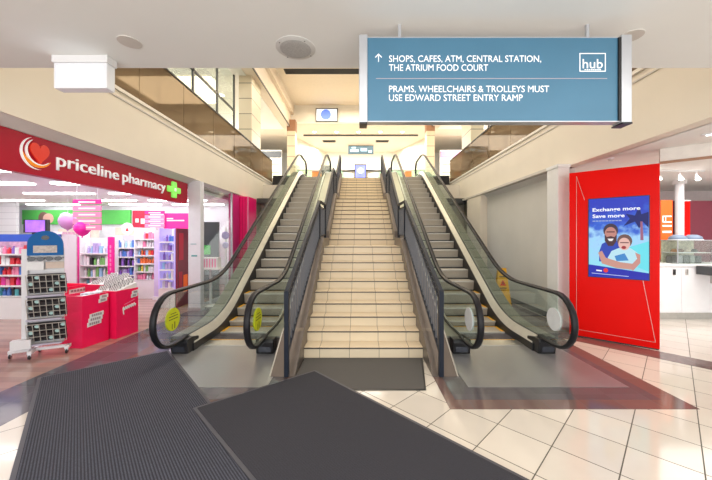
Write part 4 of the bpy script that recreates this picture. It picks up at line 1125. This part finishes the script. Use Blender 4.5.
# ---- sunglasses rack
RX, RY = -5.02, 4.72
ra = R(28)
t = thing('sunglasses_rack', 'white wheeled sunglasses rack with blue round header and three wire baskets', 'rack', (RX, RY, 0), ra)
rw = mat('rack_white_metal', (.74, .74, .76), .35, noise=.03)
obj('upright', B(-.035, .035, -.02, .05, .10, 1.62), rw, t, local=True, bevel=.006)
obj('back_panel', B(.035, .44, .02, .04, .18, 1.62), rw, t, local=True)
obj('base_bar', Bs((-.18, .52, -.03, .03, .08, .12)), rw, t, local=True, bevel=.008)
obj('base_bar', Bs((.08, .13, -.18, .20, .08, .12)), rw, t, local=True)
obj('base_bar', Bs((.47, .52, -.10, .04, .08, .12)), rw, t, local=True)
obj('side_tray', B(-.12, .10, -.12, -.03, .15, .28), rw, t, local=True)
for x, y in ((-.16, -.0), (.105, -.17), (.495, -.08), (.105, .19)):
    c = obj('caster', L([(.001, -.012), (.03, -.012), (.035, 0), (.03, .012), (.001, .012)], (x, y, .036), 'X', 16), M['black'], t, local=True)
    obj('fork', B(x-.018, x+.018, y-.012, y+.012, .045, .085), M['alu'], c, local=True)
hd = [(0.03, 1.52), (.44, 1.52)] + [(.235+.205*math.cos(a), 1.68+.215*math.sin(a)) for a in [PI*k/16 for k in range(17)]]
h_ = obj('header', P(hd, 'Y', -.03, -.005), M['blue'], t, local=True)
obj('header_logo', P(ellipse(.235, 1.79, .045, .035, 16), 'Y', -.034, -.03), M['darkgrey'], h_, local=True)
obj('header_plate', B(.10, .37, -.034, -.03, 1.56, 1.67), mat('beige_plate', (.55, .48, .44), .4, noise=.3, nscale=40), h_, local=True)
obj('price_card', B(.03, .22, -.04, -.03, 1.30, 1.43), M['white'], t, local=True)
obj('price_card', B(.24, .45, -.04, -.03, 1.32, 1.42), mat('tan_card', (.62, .5, .42), .5), t, local=True)
wire = mat('pale_basket_wire', (.62, .60, .55), .35, .4, noise=0)
mwr = Matrix.Translation(t.location) @ Matrix.Rotation(ra, 4, 'Z')
sgm = bpy.data.meshes.new('sunglasses')
bm = new_bm()
for s in (-1, 1):
    prism(bm, ellipse(s*.032, 0, .028, .022, 12), 'Y', -.004, .004)
    bx(bm, s*.058-.003, s*.058+.003, 0, .05, .004, .012)
bx(bm, -.01, .01, -.003, .003, .002, .010)
bm.to_mesh(sgm); bm.free(); sgm.materials.append(mat('black_sunglass_plastic', (.015, .015, .02), .15, noise=0))
def sunnies(loc, rot, label, group=None, sc=1):
    o = bpy.data.objects.new('sunglasses', sgm); C.objects.link(o)
    o.matrix_world = mwr @ Matrix.Translation(loc) @ Matrix.Rotation(rot, 4, 'X') @ Matrix.Scale(sc, 4)
    tag(o, label, 'sunglasses', group)
for bi, zc in enumerate((1.09, .73, .36)):
    nmb = ('top', 'middle', 'bottom')[bi]
    # tilted basket: 3 rows x 6 cells
    def tb(bm, zc=zc):
        bm.transform(Matrix.Translation((.05, -.06, zc-.15)) @ Matrix.Rotation(R(14), 4, 'X') @ Matrix.Rotation(0, 4, 'Z'))
        return bm
    bm = new_bm()
    wd, ht = .44, .30
    for i in range(7): bx(bm, i*wd/6-.003, i*wd/6+.003, -.012, 0, 0, ht)
    for j in range(4): bx(bm, 0, wd, -.012, 0, j*ht/3-.003, j*ht/3+.003)
    bk_ = obj('basket', tb(bm), wire, t, local=True)
    obj('basket_lining', tb(B(.005, wd-.005, .045, .06, .0, ht)), mat('black_lining', (.02, .02, .022), .5, noise=0), bk_, local=True)
    obj('shelf_support', B(.04, .44, -.10, .02, zc-.19, zc-.165), mat('lilac_grey_shelf', (.45, .42, .52), .4), t, local=True)
    for j in range(3):
        for i in range(6):
            v = Matrix.Translation((.05, -.06, zc-.15)) @ Matrix.Rotation(R(14), 4, 'X') @ Vector((i*wd/6+.042, .02, j*ht/3+.055))
            if (i*3+j) % 4 == 1:
                o = obj('price_tag', P(ellipse(0, 0, .03, .026, 10), 'Y', -.004, .0), mat('mint_tag', (.45, .68, .66), .4, noise=0))
                o.matrix_world = mwr @ Matrix.Translation(v) @ Matrix.Rotation(R(14), 4, 'X')
                tag(o, 'round mint tag in the %s basket of the sunglasses rack' % nmb, 'tag', 'tags in the %s basket' % nmb)
            else:
                sunnies(v, R(14), 'black sunglasses in the %s wire basket of the rack' % nmb, 'sunglasses in the %s basket' % nmb, .62)
sunnies(Vector((.14, -.06, 1.47)), 0, 'large black display sunglasses under the blue header, left pair', None, 1.6)
sunnies(Vector((.34, -.06, 1.47)), 0, 'large black display sunglasses under the blue header, right pair', None, 1.6)

# ---- behind the shop window: table, goods, dark panel
t = thing('dark_partition', 'dark grey partition panel behind the shop window', 'partition', (-4.7, 9.2, 0))
obj('panel', B(-4.72, -4.22, 9.4, 9.46, .02, 2.25), M['darkgrey'], t)
obj('green_poster', B(-4.66, -4.46, 9.385, 9.40, 1.28, 1.55), M['green'], t)
obj('foot', B(-4.7, -4.2, 9.3, 9.56, 0, .02), M['black'], t)
t = thing('display_table', 'small white display table behind the shop window', 'table', (-4.05, 8.3, 0))
obj('tabletop', B(-4.33, -3.60, 8.02, 8.5, .96, .99), M['white'], t, bevel=.004)
obj('leg', B(-3.94, -3.89, 8.24, 8.29, .02, .96), M['white'], t)
obj('foot', L([(.001, 0), (.2, 0), (.19, .02), (.001, .02)], (-3.915, 8.265, 0), 'Z', 24), M['white'], t)
t = thing('gift_box', 'white and pink striped gift carton on the display table', 'box', (-3.85, 8.2, .99))
obj('carton', B(-4.10, -3.66, 8.10, 8.3, .99, 1.27), M['white'], t, bevel=.004)
obj('stripe', Bs(*[(-4.02+i*.07, -3.99+i*.07, 8.094, 8.10, 1.02, 1.24) for i in range(5)]), M['pink'], t)
t = thing('gift_box', 'small colourful pink and yellow carton at the left end of the display table', 'box', (-4.2, 8.2, .99))
obj('carton', B(-4.29, -4.11, 8.08, 8.26, .99, 1.10), M['magenta'], t, bevel=.01)
obj('lid', B(-4.28, -4.12, 8.09, 8.25, 1.10, 1.18), M['yellow'], t)
obj('label_band', B(-4.28, -4.12, 8.10, 8.24, 1.18, 1.27), PM['sky'], t)
t = thing('pinboard_stand', 'slim dark stand with purple rosettes beside the dark partition', 'stand', (-4.13, 9.66, 0))
obj('pole', B(-4.15, -4.11, 9.68, 9.72, .03, 2.1), M['white'], t)
obj('rosette', L([(.001, -.02), (.10, -.02), (.12, 0), (.001, 0)], (-4.13, 9.67, 1.85), 'Y', 18), PM['purple'], t)
obj('rosette', L([(.001, -.02), (.08, -.02), (.10, 0), (.001, 0)], (-4.13, 9.67, 1.55), 'Y', 18), PM['lilac'], t)
obj('foot', L([(.001, 0), (.15, 0), (.14, .03), (.001, .03)], (-4.13, 9.68, 0), 'Z', 20), M['black'], t)

# ================================================================== LIGHT
def area(name, loc, rot, sx, sy, power, col=(1, 1, 1)):
    l = bpy.data.lights.new(name, 'AREA'); l.shape = 'RECTANGLE'; l.size = sx; l.size_y = sy; l.energy = power; l.color = col
    o = bpy.data.objects.new(name, l); C.objects.link(o); o.location = loc; o.rotation_euler = rot
    return o
area('atrium_ceiling_light', (CX, 8.5, 9.3), (0, 0, 0), 6, 9, 440, (1, .95, .87))
area('atrium_rear_light', (CX, 16.0, 9.2), (0, 0, 0), 6, 3, 400, (1, .82, .58))
area('hall_light', (CX, 22, 8.35), (0, 0, 0), 7, 3.5, 480, (1, .97, .92))
area('near_ceiling_light', (CX, .2, 3.25), (0, 0, 0), 7, 2.5, 70, (1, .97, .93))
area('front_fill_light', (CX, -3.9, 1.6), (R(90), 0, 0), 14, 2.8, 360, (.97, .98, 1))  # added fill behind the camera, lifts the near ceiling and foreground
area('left_walkway_light', (-6.3, 9, 8.0), (0, 0, 0), 2.2, 9, 210, (1, .92, .80))
area('right_walkway_light', (6.4, 9, 8.0), (0, 0, 0), 2.2, 9, 210, (1, .92, .80))
area('left_hall_fill', (-6.6, 18.5, 7.9), (0, 0, 0), 2.4, 4, 260, (1, .97, .92))  # added fill pair, brightens the sides of the upper hall
area('right_hall_fill', (6.7, 18.5, 7.9), (0, 0, 0), 2.4, 4, 260, (1, .97, .92))  # right one of the added hall fills
area('shop_light', (-7.5, 8.3, 2.93), (0, 0, 0), 6, 6, 170, (.98, .97, 1))
area('right_shop_light', (7.3, 5.6, 3.12), (0, 0, 0), 3.5, 3.5, 150, (1, .97, .93))
w = bpy.data.worlds.new('world'); bpy.context.scene.world = w; w.use_nodes = True
w.node_tree.nodes['Background'].inputs[0].default_value = (1, .985, .96, 1)
w.node_tree.nodes['Background'].inputs[1].default_value = 1.1

sc = bpy.context.scene
sc.view_settings.view_transform = 'Standard'; sc.view_settings.look = 'None'
sc.view_settings.exposure = 0; sc.view_settings.gamma = 1; sc.view_settings.use_curve_mapping = False
sc.cycles.max_bounces = 8; sc.cycles.transparent_max_bounces = 16
sc.cycles.use_denoising = True
